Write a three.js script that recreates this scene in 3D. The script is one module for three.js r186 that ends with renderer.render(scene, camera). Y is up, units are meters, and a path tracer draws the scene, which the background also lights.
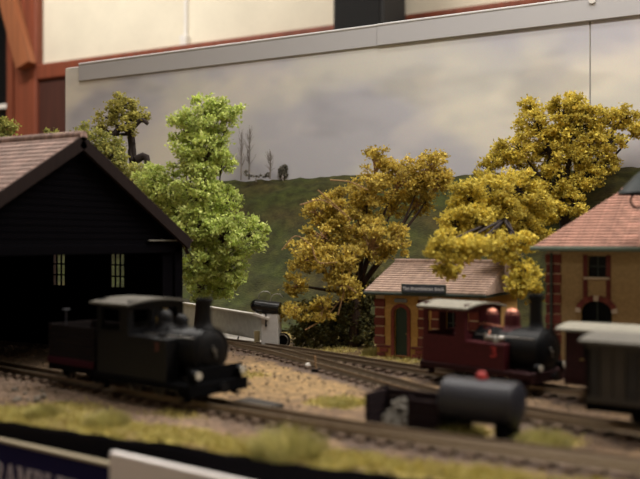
import * as THREE from 'three';
import { mergeGeometries } from 'three/addons/utils/BufferGeometryUtils.js';
import { RoundedBoxGeometry } from 'three/addons/geometries/RoundedBoxGeometry.js';
import { RectAreaLightUniformsLib } from 'three/addons/lights/RectAreaLightUniformsLib.js';
import { FontLoader } from 'three/addons/loaders/FontLoader.js';
import { TextGeometry } from 'three/addons/geometries/TextGeometry.js';
import { createNoise2D } from 'simplex-noise';

// ---------------------------------------------------------------- camera, lights, exposure
const scene = new THREE.Scene();
scene.background = new THREE.Color(0x000000);
const G = 1.10;                                  // height of the layout surface above the hall floor
const TH = 29 * Math.PI / 180, FPX = 879, EYE = 0.11;
const camera = new THREE.PerspectiveCamera(2 * Math.atan(239.5 / FPX) * 180 / Math.PI, 640 / 479, 0.02, 40);
camera.position.set(0, G + EYE, 0);
camera.rotation.y = TH;
camera.focus = 1.06;
camera.userData.fStop = 7;
scene.add(camera);
const renderer = new THREE.WebGLRenderer({ antialias: true });
renderer.toneMapping = THREE.LinearToneMapping;
renderer.toneMappingExposure = 1.36;
renderer.shadowMap.enabled = true;
RectAreaLightUniformsLib.init();
const LAMP = new THREE.Color().setRGB(1.0, 0.955, 0.885);
const CEIL = 3.7;
// ceiling fittings: x, z, length, width, radiance
const FITTINGS = [
  [-0.15, -0.05, 1.5, 0.30, 10, 'long ceiling light over the front of the model railway'],
  [-2.6, -1.6, 1.5, 0.30, 41, 'long ceiling light near the timber-framed wall, away from the loudspeaker'],
  [0.9, -1.8, 1.5, 0.30, 41, 'long ceiling light near the timber-framed wall, past the loudspeaker'],
  [-1.4, 2.6, 1.5, 0.30, 7, 'long ceiling light behind the viewer'],
];
// the layout's own strip lamp on a gantry: centre x, height above the layout, z, length, width, radiance
const STRIP = [-0.06, 0.74, -0.66, 0.96, 0.06, 18];

// ---------------------------------------------------------------- helpers
let seed = 20240611;
const rnd = () => { seed = (seed + 0x6D2B79F5) | 0; let t = Math.imul(seed ^ (seed >>> 15), 1 | seed); t = (t + Math.imul(t ^ (t >>> 7), 61 | t)) ^ t; return ((t ^ (t >>> 14)) >>> 0) / 4294967296; };
const rr = (a, b) => a + (b - a) * rnd();
const gauss = () => (rnd() + rnd() + rnd() + rnd() - 2) * 0.9;
const noise = createNoise2D(rnd);
const fbm = (x, y, o = 4) => { let s = 0, a = 0.5, f = 1; for (let i = 0; i < o; i++) { s += a * noise(x * f, y * f); a *= 0.5; f *= 2.03; } return s; };
const clamp = (v, a = 0, b = 1) => Math.min(b, Math.max(a, v));
const sstep = (a, b, v) => { const t = clamp((v - a) / (b - a)); return t * t * (3 - 2 * t); };
const V = (x, y, z) => new THREE.Vector3(x, y, z);
const CT = Math.cos(TH), ST = Math.sin(TH);
// survey: places measured in the photograph turned into places in the hall (metres)
const at = (px, py, d) => { const k = (px - 320) / FPX; return V(d * (CT * k - ST), G + EYE - (py - 239.5) * d / FPX, d * (-ST * k - CT)); };
const onZ = (px, py, z) => at(px, py, -z / (ST * (px - 320) / FPX + CT));
const onG = (px, py, h = 0) => at(px, py, FPX * (EYE - h) / (py - 239.5));

const used = {};
function numbered(n) { if (!(n in used)) { used[n] = 0; return n; } used[n]++; return n + '_' + String(used[n]).padStart(3, '0'); }
function thing(name, label, category, [x, y, z] = [0, 0, 0], turn = 0, group) {
  const o = new THREE.Group(); o.name = numbered(name); scene.add(o);
  o.position.set(x, y, z); o.rotation.y = turn; o.userData = { label, category };
  if (group) o.userData.group = group;
  return o;
}
function prep(g) {
  let q = g.index ? g.toNonIndexed() : g.clone();
  for (const k of Object.keys(q.attributes)) if (!['position', 'normal', 'uv', 'color'].includes(k)) q.deleteAttribute(k);
  if (!q.attributes.normal) q.computeVertexNormals();
  if (!q.attributes.uv) q.setAttribute('uv', new THREE.BufferAttribute(new Float32Array(q.attributes.position.count * 2), 2));
  return q;
}
function boxUV(g) {                                 // uv in metres on the face a triangle looks along
  const p = g.attributes.position, n = g.attributes.normal, u = g.attributes.uv;
  for (let i = 0; i < p.count; i += 3) {
    let nx = 0, ny = 0, nz = 0;
    for (let j = 0; j < 3; j++) { nx += Math.abs(n.getX(i + j)); ny += Math.abs(n.getY(i + j)); nz += Math.abs(n.getZ(i + j)); }
    for (let j = 0; j < 3; j++) {
      const x = p.getX(i + j), y = p.getY(i + j), z = p.getZ(i + j);
      if (nx >= ny && nx >= nz) u.setXY(i + j, z, y); else if (ny >= nz) u.setXY(i + j, x, z); else u.setXY(i + j, x, y);
    }
  }
}
function geo(list, keepUV) { const a = (Array.isArray(list) ? list : [list]).map(prep); const g = a.length > 1 ? mergeGeometries(a) : a[0]; if (!keepUV) boxUV(g); return g; }
function mesh(g, mat) { const m = new THREE.Mesh(g, mat); m.castShadow = m.receiveShadow = true; return m; }
function part(parent, name, list, mat, keepUV) { const m = mesh(geo(list, keepUV), mat); m.name = name; parent.add(m); return m; }
function place(parent, name, g, mat, x, y, z, ry = 0, rx = 0, rz = 0) { const m = mesh(g, mat); m.name = name; m.position.set(x, y, z); m.rotation.set(rx, ry, rz); parent.add(m); return m; }
function single(name, label, category, list, mat, group, keepUV) { const m = mesh(geo(list, keepUV), mat); m.name = numbered(name); m.userData = { label, category }; if (group) m.userData.group = group; scene.add(m); return m; }
function struct(name, list, mat, label, keepUV) { const m = mesh(geo(list, keepUV), mat); m.name = name; m.userData = { kind: 'structure', label, category: name.split('_')[0] }; scene.add(m); return m; }
const move = (g, x, y, z, rx = 0, ry = 0, rz = 0) => { g.applyMatrix4(new THREE.Matrix4().compose(V(x, y, z), new THREE.Quaternion().setFromEuler(new THREE.Euler(rx, ry, rz)), V(1, 1, 1))); return g; };
const box = (w, h, d, x = 0, y = 0, z = 0, rx = 0, ry = 0, rz = 0) => move(new THREE.BoxGeometry(w, h, d), x, y, z, rx, ry, rz);
const rbox = (w, h, d, r, x = 0, y = 0, z = 0, rx = 0, ry = 0, rz = 0) => move(new RoundedBoxGeometry(w, h, d, 2, r), x, y, z, rx, ry, rz);
const cyl = (r0, r1, h, x, y, z, rx = 0, ry = 0, rz = 0, n = 20) => move(new THREE.CylinderGeometry(r0, r1, h, n), x, y, z, rx, ry, rz);
const ball = (r, x, y, z, sy = 1) => { const g = new THREE.SphereGeometry(r, 14, 10); g.scale(1, sy, 1); return move(g, x, y, z); };
const torus = (r, t, x, y, z, rx = 0, ry = 0, rz = 0, arc = Math.PI * 2) => move(new THREE.TorusGeometry(r, t, 6, 20, arc), x, y, z, rx, ry, rz);
const lathe = (pts, x = 0, y = 0, z = 0, rx = 0, ry = 0, rz = 0) => move(new THREE.LatheGeometry(pts.map(p => new THREE.Vector2(p[0], p[1])), 22), x, y, z, rx, ry, rz);
function tube(pts, r0, r1 = r0, seg = 8, rad = 6) {
  const c = new THREE.CatmullRomCurve3(pts), g = new THREE.TubeGeometry(c, seg, 1, rad, false), p = g.attributes.position;
  for (let i = 0; i <= seg; i++) { const o = c.getPointAt(i / seg), r = r0 + (r1 - r0) * i / seg; for (let j = 0; j <= rad; j++) { const k = i * (rad + 1) + j; p.setXYZ(k, o.x + (p.getX(k) - o.x) * r, o.y + (p.getY(k) - o.y) * r, o.z + (p.getZ(k) - o.z) * r); } }
  return g;
}
function shape(pts, holes = []) { const s = new THREE.Shape(pts.map(p => new THREE.Vector2(p[0], p[1]))); for (const h of holes) s.holes.push(new THREE.Path(h.map(p => new THREE.Vector2(p[0], p[1])))); return s; }
const rect = (x0, y0, x1, y1) => [[x0, y0], [x1, y0], [x1, y1], [x0, y1]];
const archHole = (x0, y0, x1, y1, rise) => { const a = [[x0, y0], [x1, y0]], n = 10, c = (x0 + x1) / 2, w = (x1 - x0) / 2; for (let i = 0; i <= n; i++) { const t = Math.PI * i / n; a.push([c + w * Math.cos(t), y1 - rise + rise * Math.sin(t)]); } return a; };
const extrude = (s, d, x = 0, y = 0, z = 0, rx = 0, ry = 0, rz = 0) => move(new THREE.ExtrudeGeometry(s, { depth: d, bevelEnabled: false, curveSegments: 10 }), x, y, z, rx, ry, rz);
function bar(a, b, w, d) { const m = a.clone().add(b).multiplyScalar(0.5), l = a.distanceTo(b), g = new THREE.BoxGeometry(w, l, d); const q = new THREE.Quaternion().setFromUnitVectors(V(0, 1, 0), b.clone().sub(a).normalize()); g.applyMatrix4(new THREE.Matrix4().compose(m, q, V(1, 1, 1))); return g; }

// ---------------------------------------------------------------- textures and materials
function dataTex(w, h, f, rx = 1, ry = 1, srgb = true) {
  const a = new Uint8Array(w * h * 4);
  for (let j = 0; j < h; j++) for (let i = 0; i < w; i++) { const c = f(i / w, j / h), k = (j * w + i) * 4; a[k] = clamp(c[0], 0, 255); a[k + 1] = clamp(c[1], 0, 255); a[k + 2] = clamp(c[2], 0, 255); a[k + 3] = 255; }
  const t = new THREE.DataTexture(a, w, h); t.wrapS = t.wrapT = THREE.MirroredRepeatWrapping; t.magFilter = THREE.LinearFilter; t.minFilter = THREE.LinearFilter; t.repeat.set(rx, ry); if (srgb) t.colorSpace = THREE.SRGBColorSpace; t.needsUpdate = true; return t;
}
const speck = (base, amp, fx, fy, o = 4) => (u, v) => { const n = fbm(u * fx, v * fy, o) * amp + (rnd() - 0.5) * amp * 0.35; return base.map(c => c * (1 + n)); };
const M = (color, rough = 0.8, metal = 0, extra = {}) => new THREE.MeshStandardMaterial({ color, roughness: rough, metalness: metal, ...extra });
const P = (color, rough, spec, extra = {}) => new THREE.MeshPhysicalMaterial({ color, roughness: rough, specularIntensity: spec, ...extra });
const MT = (tex, rough = 0.85, extra = {}) => new THREE.MeshStandardMaterial({ map: tex, roughness: rough, ...extra });
const grainTex = (base, amp, rx, ry) => dataTex(128, 256, (u, v) => { const n = fbm(u * 14, v * 1.6, 4) * amp + noise(u * 60, v * 4) * amp * 0.3; return base.map(c => c * (1 + n)); }, rx, ry);
const bumpNoise = dataTex(256, 256, (u, v) => { const n = 128 + 90 * fbm(u * 24, v * 24, 4); return [n, n, n]; }, 8, 8, false);

const m = {
  cream: MT(dataTex(256, 256, speck([226, 219, 200], 0.05, 4, 4), 0.6, 0.6), 0.9),
  timber: MT(grainTex([118, 58, 36], 0.22, 2, 0.8), 0.6),
  timberPale: MT(grainTex([140, 84, 52], 0.2, 2, 0.8), 0.65),
  darkPanel: MT(grainTex([66, 32, 24], 0.2, 3, 1), 0.6),
  hallFloor: MT(grainTex([120, 88, 58], 0.2, 1, 3), 0.55),
  ceiling: M(0xd8d2c4, 0.95),
  darkGlass: P(0x090b0f, 0.3, 0.25),
  speaker: M(0x18181a, 0.7), grille: M(0x0c0c0d, 0.95),
  plasticWhite: M(0xe2dfda, 0.5),
  capStrip: M(0xbdbcbf, 0.4, 0.0),
  capTop: M(0xdedee0, 0.35),
  boardEdge: M(0xc9c6c2, 0.7),
  fascia: P(0x100e13, 0.85, 0.25),
  navy: P(0x17153c, 0.8, 0.2), signEdge: P(0x8a806c, 0.8, 0.3), letter: P(0xa8a2ac, 0.8, 0.2),
  whiteBoard: MT(dataTex(64, 64, speck([214, 208, 206], 0.03, 4, 4), 4, 4), 0.7),
  ply: MT(grainTex([170, 135, 90], 0.15, 6, 2), 0.7),
  steelRail: M(0x8f7f6c, 0.38, 0.75),
  sleeper: MT(grainTex([84, 66, 52], 0.25, 60, 20), 0.95),
  blackPaint: P(0x08080b, 0.5, 0.4), blackDull: P(0x070709, 0.9, 0.12), blackTank: P(0x0c0c0f, 0.5, 0.45),
  roofGrey: MT(dataTex(128, 128, speck([88, 84, 77], 0.14, 6, 6), 25, 25), 0.8),
  cabRoofPale: MT(dataTex(128, 128, speck([124, 120, 108], 0.12, 6, 6), 25, 25), 0.8),
  maroon: P(0xffffff, 0.55, 0.5, { map: dataTex(128, 128, speck([66, 19, 25], 0.14, 8, 8), 20, 20) }),
  maroonDark: P(0xffffff, 0.7, 0.4, { map: dataTex(128, 128, speck([42, 17, 20], 0.16, 8, 8), 20, 20) }),
  redPaint: M(0xa02c2c, 0.5), redCap: M(0xb03434, 0.5), copper: M(0xa86a52, 0.4, 0.5), brass: M(0xa8945c, 0.35, 0.8), steel: M(0x9d9a94, 0.35, 0.8),
  lampLens: M(0xb9b3a6, 0.3), wheel: M(0x1a181a, 0.6), wheelRim: M(0x77736c, 0.35, 0.7),
  tankGrey: P(0xffffff, 0.42, 0.8, { map: dataTex(128, 128, speck([36, 36, 44], 0.12, 6, 6), 20, 20) }),
  shedBoard: P(0xffffff, 1, 0.05, { map: grainTex([8, 7, 10], 0.25, 40, 10) }), shedTrim: P(0xffffff, 0.9, 0.2, { map: grainTex([34, 26, 25], 0.2, 40, 10) }), shedLine: M(0x6d6a62, 0.8),
  plank: MT(grainTex([56, 50, 44], 0.22, 60, 14), 0.9), plankB: MT(grainTex([40, 37, 35], 0.22, 60, 14), 0.9),
  darkWood: P(0xffffff, 0.9, 0.2, { map: grainTex([22, 17, 17], 0.25, 60, 14) }),
  concrete: MT(dataTex(256, 256, speck([164, 162, 158], 0.08, 10, 10), 8, 8), 0.9),
  concretePale: MT(dataTex(128, 128, speck([196, 190, 182], 0.06, 8, 8), 10, 10), 0.9),
  creamPost: M(0xd2c8a2, 0.8), housing: MT(dataTex(64, 64, speck([190, 188, 186], 0.05, 6, 6), 20, 20), 0.6),
  ochre: MT(dataTex(256, 256, speck([186, 146, 84], 0.10, 16, 16), 14, 14), 0.92, { bumpMap: bumpNoise, bumpScale: 0.0004 }),
  ochreDull: MT(dataTex(256, 256, speck([166, 140, 98], 0.10, 16, 16), 14, 14), 0.92, { bumpMap: bumpNoise, bumpScale: 0.0004 }),
  brick: MT(dataTex(128, 128, speck([116, 56, 46], 0.2, 10, 10), 30, 30), 0.92), brickB: MT(dataTex(128, 128, speck([100, 46, 40], 0.2, 10, 10), 30, 30), 0.92),
  mortar: M(0xc9b394, 0.95), stoneBlock: M(0xc6b6a0, 0.9),
  greenDoor: M(0x22382c, 0.6), gutter: M(0x5c6a5c, 0.6), gutterDark: M(0x2f3a33, 0.6), plaque: M(0x7d8894, 0.6),
  coal: M(0x6b665e, 0.85), bunker: P(0xffffff, 0.9, 0.25, { map: grainTex([30, 20, 23], 0.25, 50, 12) }),
  bark: MT(dataTex(64, 64, speck([58, 42, 34], 0.3, 8, 8), 60, 60), 0.95), barkPale: MT(dataTex(64, 64, speck([150, 118, 82], 0.25, 8, 8), 60, 60), 0.95), barkDark: M(0x2c2220, 0.95), greyTwig: M(0x8c8480, 0.95),
  lampGreen: P(0x101a1c, 0.5, 0.4), rubble: M(0x6f675c, 0.95),
};
const leafMat = new THREE.MeshPhysicalMaterial({ vertexColors: true, roughness: 1, transmission: 0.35, thickness: 0, specularIntensity: 0.3, side: THREE.DoubleSide });
const tileMats = (base, am = 1) => [0, 1, 2, 3].map(i => MT(dataTex(256, 32, (() => { const row = Array.from({ length: 64 }, () => 1 + (rnd() - 0.5) * 0.34 * am); return (u, v) => { const x = u * 48, c = row[Math.floor(x)], e = (x % 1) < 0.10 ? 1 - 0.28 * am : 1; const s = 1 + 0.18 * fbm(u * 12 + i * 7, v * 3, 3); return base.map(k => k * c * e * s); }; })(), 1 / 0.19, 1 / 0.19), 0.92));

// ---------------------------------------------------------------- the hall
const X0 = -6, X1 = 4, Z0 = -3, Z1 = 4.5, T = 0.15;
struct('floor', box(X1 - X0 + 2 * T, T, Z1 - Z0 + 2 * T, (X0 + X1) / 2, -T / 2, (Z0 + Z1) / 2), m.hallFloor, 'wooden floor of the exhibition hall');
struct('ceiling', box(X1 - X0 + 2 * T, T, Z1 - Z0 + 2 * T, (X0 + X1) / 2, CEIL + T / 2, (Z0 + Z1) / 2), m.ceiling, 'pale ceiling of the exhibition hall');
struct('wall_left', box(T, CEIL, Z1 - Z0, X0 - T / 2, CEIL / 2, (Z0 + Z1) / 2), m.cream, 'cream side wall of the hall');
struct('wall_right', box(T, CEIL, Z1 - Z0, X1 + T / 2, CEIL / 2, (Z0 + Z1) / 2), m.cream, 'cream side wall of the hall, opposite side');
struct('wall_front', box(X1 - X0 + 2 * T, CEIL, T, (X0 + X1) / 2, CEIL / 2, Z1 + T / 2), m.cream, 'cream wall behind the viewer');
{
  const w = struct('wall_back', box(X1 - X0 + 2 * T, CEIL, T, (X0 + X1) / 2, CEIL / 2, Z0 - T / 2), m.cream, 'cream timber-framed hall wall above the sky panels');
  const posts = [-5.0, -3.263, -1.528, 0.2, 1.9, 3.6];
  const railY = onZ(41, 66, Z0).y;                                       // underside of the cream panels
  posts.forEach((x, i) => { const p = struct('trim_' + (i + 1), rbox(i === 1 ? 0.145 : 0.12, CEIL, 0.05, 0.01, x + (i === 1 ? 0.035 : 0.02), CEIL / 2, Z0 + 0.025), m.timber, 'red-brown timber wall post'); if (i === 1) p.userData.label = 'thick red-brown timber wall post with a diagonal brace beside the dark window'; });
  struct('trim_7', rbox(X1 + 3.2, 0.075, 0.045, 0.01, (X1 - 3.2) / 2, railY - 0.0375, Z0 + 0.023), m.timber, 'long red-brown timber rail under the cream wall panels');
  struct('trim_8', bar(onZ(-6, -60, Z0 + 0.08), onZ(26, 66, Z0 + 0.08), 0.085, 0.05), m.timberPale, 'lighter brown diagonal brace meeting the timber post');
  const dado = struct('trim_9', rbox(1.735 + 0.02, 0.95, 0.03, 0.006, -2.395, railY - 0.075 - 0.475, Z0 + 0.015), m.darkPanel, 'dark red-brown boarding below the wall rail');
  // dark window left of the post
  const win = new THREE.Group(); win.name = 'window_1'; win.userData = { kind: 'structure', label: 'dark hall window beside the timber post', category: 'window' }; scene.add(win); win.position.set(-4.02, 1.25, Z0);
  part(win, 'pane', box(1.34, 1.55, 0.02, 0, 0.775, 0.02), m.darkGlass);
  part(win, 'window_frame', [box(1.40, 0.05, 0.05, 0, 1.57, 0.025), box(1.40, 0.05, 0.05, 0, -0.0, 0.025), box(0.05, 1.6, 0.05, -0.69, 0.78, 0.025), box(0.04, 1.6, 0.05, 0.69, 0.78, 0.025)], m.timber);
  part(win, 'glazing_bar', [box(1.34, 0.022, 0.03, 0, 0.60, 0.035)], m.plasticWhite);
  const sp = thing('wall_speaker', 'black loudspeaker box on the hall wall above the sky panels', 'speaker', [-1.375, railY - 0.12, Z0]);
  part(sp, 'cabinet', rbox(0.20, 0.62, 0.2, 0.015, 0, 0.31, 0.15), m.speaker);
  part(sp, 'bracket', box(0.05, 0.2, 0.06, 0, 0.3, 0.03), m.speaker);
  part(sp, 'grille', box(0.17, 0.58, 0.006, 0, 0.31, 0.252), m.grille);
  const cp = onZ(187, 48, Z0), c = thing('wall_conduit', 'white cable conduit and switch box on the cream wall', 'conduit', [cp.x, cp.y, Z0]);
  part(c, 'switch_box', rbox(0.035, 0.05, 0.03, 0.004, 0, 0.025, 0.015), m.plasticWhite);
  part(c, 'conduit', box(0.014, 1.2, 0.012, 0, 0.65, 0.006), m.plasticWhite);
}
for (const [x, z, l, w, L, label] of FITTINGS) {
  const f = thing('ceiling_light', label, 'ceiling light', [x, CEIL, z], 0, 'ceiling lights of the hall');
  part(f, 'housing', rbox(l + 0.06, 0.05, w + 0.06, 0.01, 0, -0.026, 0), m.plasticWhite);
  part(f, 'diffuser', box(l, 0.012, w, 0, -0.057, 0), new THREE.MeshStandardMaterial({ color: 0xffffff, emissive: LAMP, emissiveIntensity: 2 }));
  const a = new THREE.RectAreaLight(LAMP, L, l, w); a.position.set(0, -0.068, 0); a.rotation.x = -Math.PI / 2; f.add(a);
}

{
  const [x, y, z, l, w, L] = STRIP, f = thing('layout_lamp', 'strip lamp on an aluminium gantry over the model railway', 'lamp', [x, G, z]);
  const al = M(0xb8b8ba, 0.35, 0.8);
  part(f, 'housing', rbox(l + 0.04, 0.035, w + 0.02, 0.004, 0, y + 0.02, 0), al);
  part(f, 'diffuser', box(l, 0.006, w, 0, y - 0.001, 0), new THREE.MeshStandardMaterial({ color: 0xffffff, emissive: LAMP, emissiveIntensity: 2 }));
  for (const px of [-1.02, 0.5]) part(f, 'gantry_post', box(0.018, y + 0.03, 0.018, px, (y + 0.03) / 2, 0), al);
  part(f, 'gantry_beam', box(1.55, 0.02, 0.02, -0.26, y + 0.048, 0), al);
  const a = new THREE.RectAreaLight(LAMP, L, l, w); a.position.set(0, y - 0.006, 0); a.rotation.x = -Math.PI / 2; f.add(a);
}
// ---------------------------------------------------------------- the layout: table, ground, hillside, sky panels
const BX0 = -1.12, BX1 = 0.46, BZ0 = -1.095, BZ1 = -0.372, ZB = -1.075;
{
  const t = thing('layout_table', 'black-edged baseboard carrying the model railway', 'table', [(BX0 + BX1) / 2, 0, (BZ0 + BZ1) / 2]);
  const w = BX1 - BX0, d = BZ1 - BZ0;
  part(t, 'baseboard', box(w, 0.012, d - 0.012, 0, G - 0.012, -0.006), m.ply);
  part(t, 'fascia', rbox(w, 0.13, 0.012, 0.0015, 0, G - 0.066, d / 2 - 0.006), m.fascia);
  part(t, 'fascia', box(0.012, 0.12, d - 0.02, -w / 2 + 0.006, G - 0.075, 0), m.fascia);
  part(t, 'fascia', box(0.012, 0.12, d - 0.02, w / 2 - 0.006, G - 0.075, 0), m.fascia);
  for (const sx of [-1, 1]) for (const sz of [-1, 1]) part(t, 'leg', box(0.045, G - 0.018, 0.045, sx * (w / 2 - 0.06), (G - 0.018) / 2, sz * (d / 2 - 0.06)), m.ply);
}
const hillY = (z) => 0.208 * Math.pow(sstep(-0.885, -1.10, z), 0.9);
const bumpY = (x, z) => 0.0016 * fbm(x * 30, z * 30, 3) + 0.0014 * fbm(x * 9 + 5, z * 9, 2);
// tracks (x, z)
const trackA = [[-0.90, -0.55], [-0.66, -0.525], [-0.52, -0.500], [-0.40, -0.475], [-0.29, -0.453], [-0.2, -0.4395], [-0.07, -0.432], [0.1, -0.425], [0.45, -0.42]];
const trackB = [[-0.95, -0.782], [-0.72, -0.776], [-0.6, -0.764], [-0.5, -0.744], [-0.38, -0.705], [-0.29, -0.669], [-0.2, -0.636], [-0.12, -0.615], [0.0, -0.604], [0.15, -0.60], [0.45, -0.60]];
const trackC = [[-0.50, -0.738], [-0.44, -0.708], [-0.39, -0.676], [-0.278, -0.601], [-0.2375, -0.574], [-0.17, -0.540], [-0.09, -0.516], [0.0, -0.503], [0.2, -0.495], [0.45, -0.49]];
const curveOf = (pts) => new THREE.CatmullRomCurve3(pts.map(p => V(p[0], 0, p[1])), false, 'centripetal');
const curves = [trackA, trackB, trackC].map(curveOf);
const trackPts = curves.map(c => c.getSpacedPoints(160));
const trackDist = (x, z) => { let b = 9; for (const l of trackPts) for (const p of l) { const dx = p.x - x, dz = p.z - z, q = dx * dx + dz * dz; if (q < b) b = q; } return Math.sqrt(b); };
const DW = 400, DH = 190, dGrid = new Float32Array(DW * DH);
for (let j = 0; j < DH; j++) for (let i = 0; i < DW; i++) dGrid[j * DW + i] = trackDist(BX0 + (BX1 - BX0) * i / (DW - 1), BZ0 + (BZ1 - BZ0) * j / (DH - 1));
const tDist = (x, z) => { const i = clamp(Math.round((x - BX0) / (BX1 - BX0) * (DW - 1)), 0, DW - 1), j = clamp(Math.round((z - BZ0) / (BZ1 - BZ0) * (DH - 1)), 0, DH - 1); return dGrid[j * DW + i]; };
const gy = (x, z) => bumpY(x, z) * (0.25 + 0.75 * sstep(0.012, 0.035, tDist(x, z)));
// patches of flock: centre, radius, strength
const flock = [[onG(340, 402), 0.022, 1], [onG(60, 410), 0.03, 0.6], [onG(460, 432), 0.022, 0.9], [onG(545, 440), 0.02, 0.8], [onG(320, 350), 0.05, 0.6], [onG(400, 358), 0.05, 0.6], [onG(250, 375), 0.02, 0.2], [onG(190, 412), 0.025, 0.5]];
function grassiness(x, z) {
  let g = sstep(-0.414, -0.398, z + 0.012 * fbm(x * 25, z * 25, 2));
  for (const [p, r, s] of flock) { const q = Math.hypot(p.x - x, p.z - z) / r; g = Math.max(g, s * (1 - sstep(0.6, 1.15, q + 0.5 * fbm(x * 60, z * 60, 2)))); }
  g = Math.max(g, sstep(-0.80, -0.84, z) * 0.7);
  return clamp(g * (0.35 + 0.65 * sstep(-0.30, 0.0, fbm(x * 20 + 3, z * 34, 3))));
}
{
  const mix = (a, b, t) => a.map((c, i) => c + (b[i] - c) * t);
  const tex = dataTex(1536, 768, (u, v) => {
    const x = BX0 + (BX1 - BX0) * u, z = BZ0 + (BZ1 - BZ0) * v, d = tDist(x, z);
    const n = fbm(x * 120, z * 120, 3), n2 = fbm(x * 22 + 9, z * 22, 3), sp = (rnd() - 0.5) * 0.3;
    let c = mix([90, 70, 52], [114, 92, 68], clamp(0.5 + n2 * 1.2));
    const sandy = sstep(0.13, 0.05, Math.hypot((x + 0.36) * 0.8, z + 0.6));
    c = mix(c, [138, 112, 72], sandy * 0.7);
    const ballast = sstep(0.030, 0.018, d + 0.012 * n2);
    c = mix(c, [76, 60, 50], ballast);
    const path = sstep(0.05, 0.02, Math.abs(z + 0.455 + (x + 0.4) * -0.1)) * sstep(-0.26, -0.34, x);
    c = mix(c, [120, 100, 84], path * 0.7);
    const g = grassiness(x, z) * sstep(-0.45, 0.15, n + 0.35);
    c = mix(c, mix([146, 134, 58], [172, 158, 86], clamp(0.5 + n)), g * 0.9);
    const k = 1 + n * 0.45 + sp;
    return c.map(q => q * k);
  });
  tex.wrapS = tex.wrapT = THREE.ClampToEdgeWrapping;
  const nx = 300, nz = 130, w = BX1 - BX0, d = BZ1 - BZ0 - 0.002, g = new THREE.PlaneGeometry(w, d, nx, nz); g.rotateX(-Math.PI / 2);
  const p = g.attributes.position, u = g.attributes.uv;
  for (let i = 0; i < p.count; i++) { const x = p.getX(i) + (BX0 + BX1) / 2, z = p.getZ(i) + (BZ0 + BZ1) / 2; u.setXY(i, (x - BX0) / (BX1 - BX0), (z - BZ0) / (BZ1 - BZ0)); p.setXYZ(i, x, G + gy(x, z), z); }
  g.computeVertexNormals();
  const grd = mesh(g, new THREE.MeshStandardMaterial({ map: tex, roughness: 1, bumpMap: bumpNoise, bumpScale: 0.0006 }));
  grd.name = 'ground'; grd.userData = { kind: 'structure', label: 'sandy brown scenic ground of the model railway', category: 'ground' }; scene.add(grd);
}
{
  const tex = dataTex(1024, 256, (u, v) => { const n = fbm(u * 60, v * 14, 4), n2 = fbm(u * 9, v * 3 + 4, 3), q = (rnd() - 0.5) * 0.22; const a = [62, 68, 29], b = [70, 62, 33], t = clamp(0.35 + n2 * 1.1); return a.map((c, i) => (c + (b[i] - c) * t) * (1 + n * 0.35 + q)); });
  tex.wrapS = tex.wrapT = THREE.ClampToEdgeWrapping;
  const nx = 240, nz = 40, g = new THREE.PlaneGeometry(BX1 - BX0, 1, nx, nz), p = g.attributes.position, u = g.attributes.uv;
  for (let i = 0; i < p.count; i++) {
    const a = u.getX(i), b = u.getY(i), x = BX0 + (BX1 - BX0) * a, z = -0.895 - (1.0725 - 0.895) * b;
    p.setXYZ(i, x, G + hillY(z) * (0.975 + 0.05 * fbm(x * 2.2, 3, 2)) + 0.004 * fbm(x * 26, b * 8, 3) * Math.min(1, 6 * b), z);
  }
  g.computeVertexNormals();
  const h = mesh(g, new THREE.MeshStandardMaterial({ map: tex, roughness: 1, bumpMap: bumpNoise, bumpScale: 0.001, side: THREE.DoubleSide }));
  h.name = 'hill'; h.userData = { kind: 'structure', label: 'grassy green hillside rising to the sky panels', category: 'hill' }; scene.add(h);
}
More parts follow.
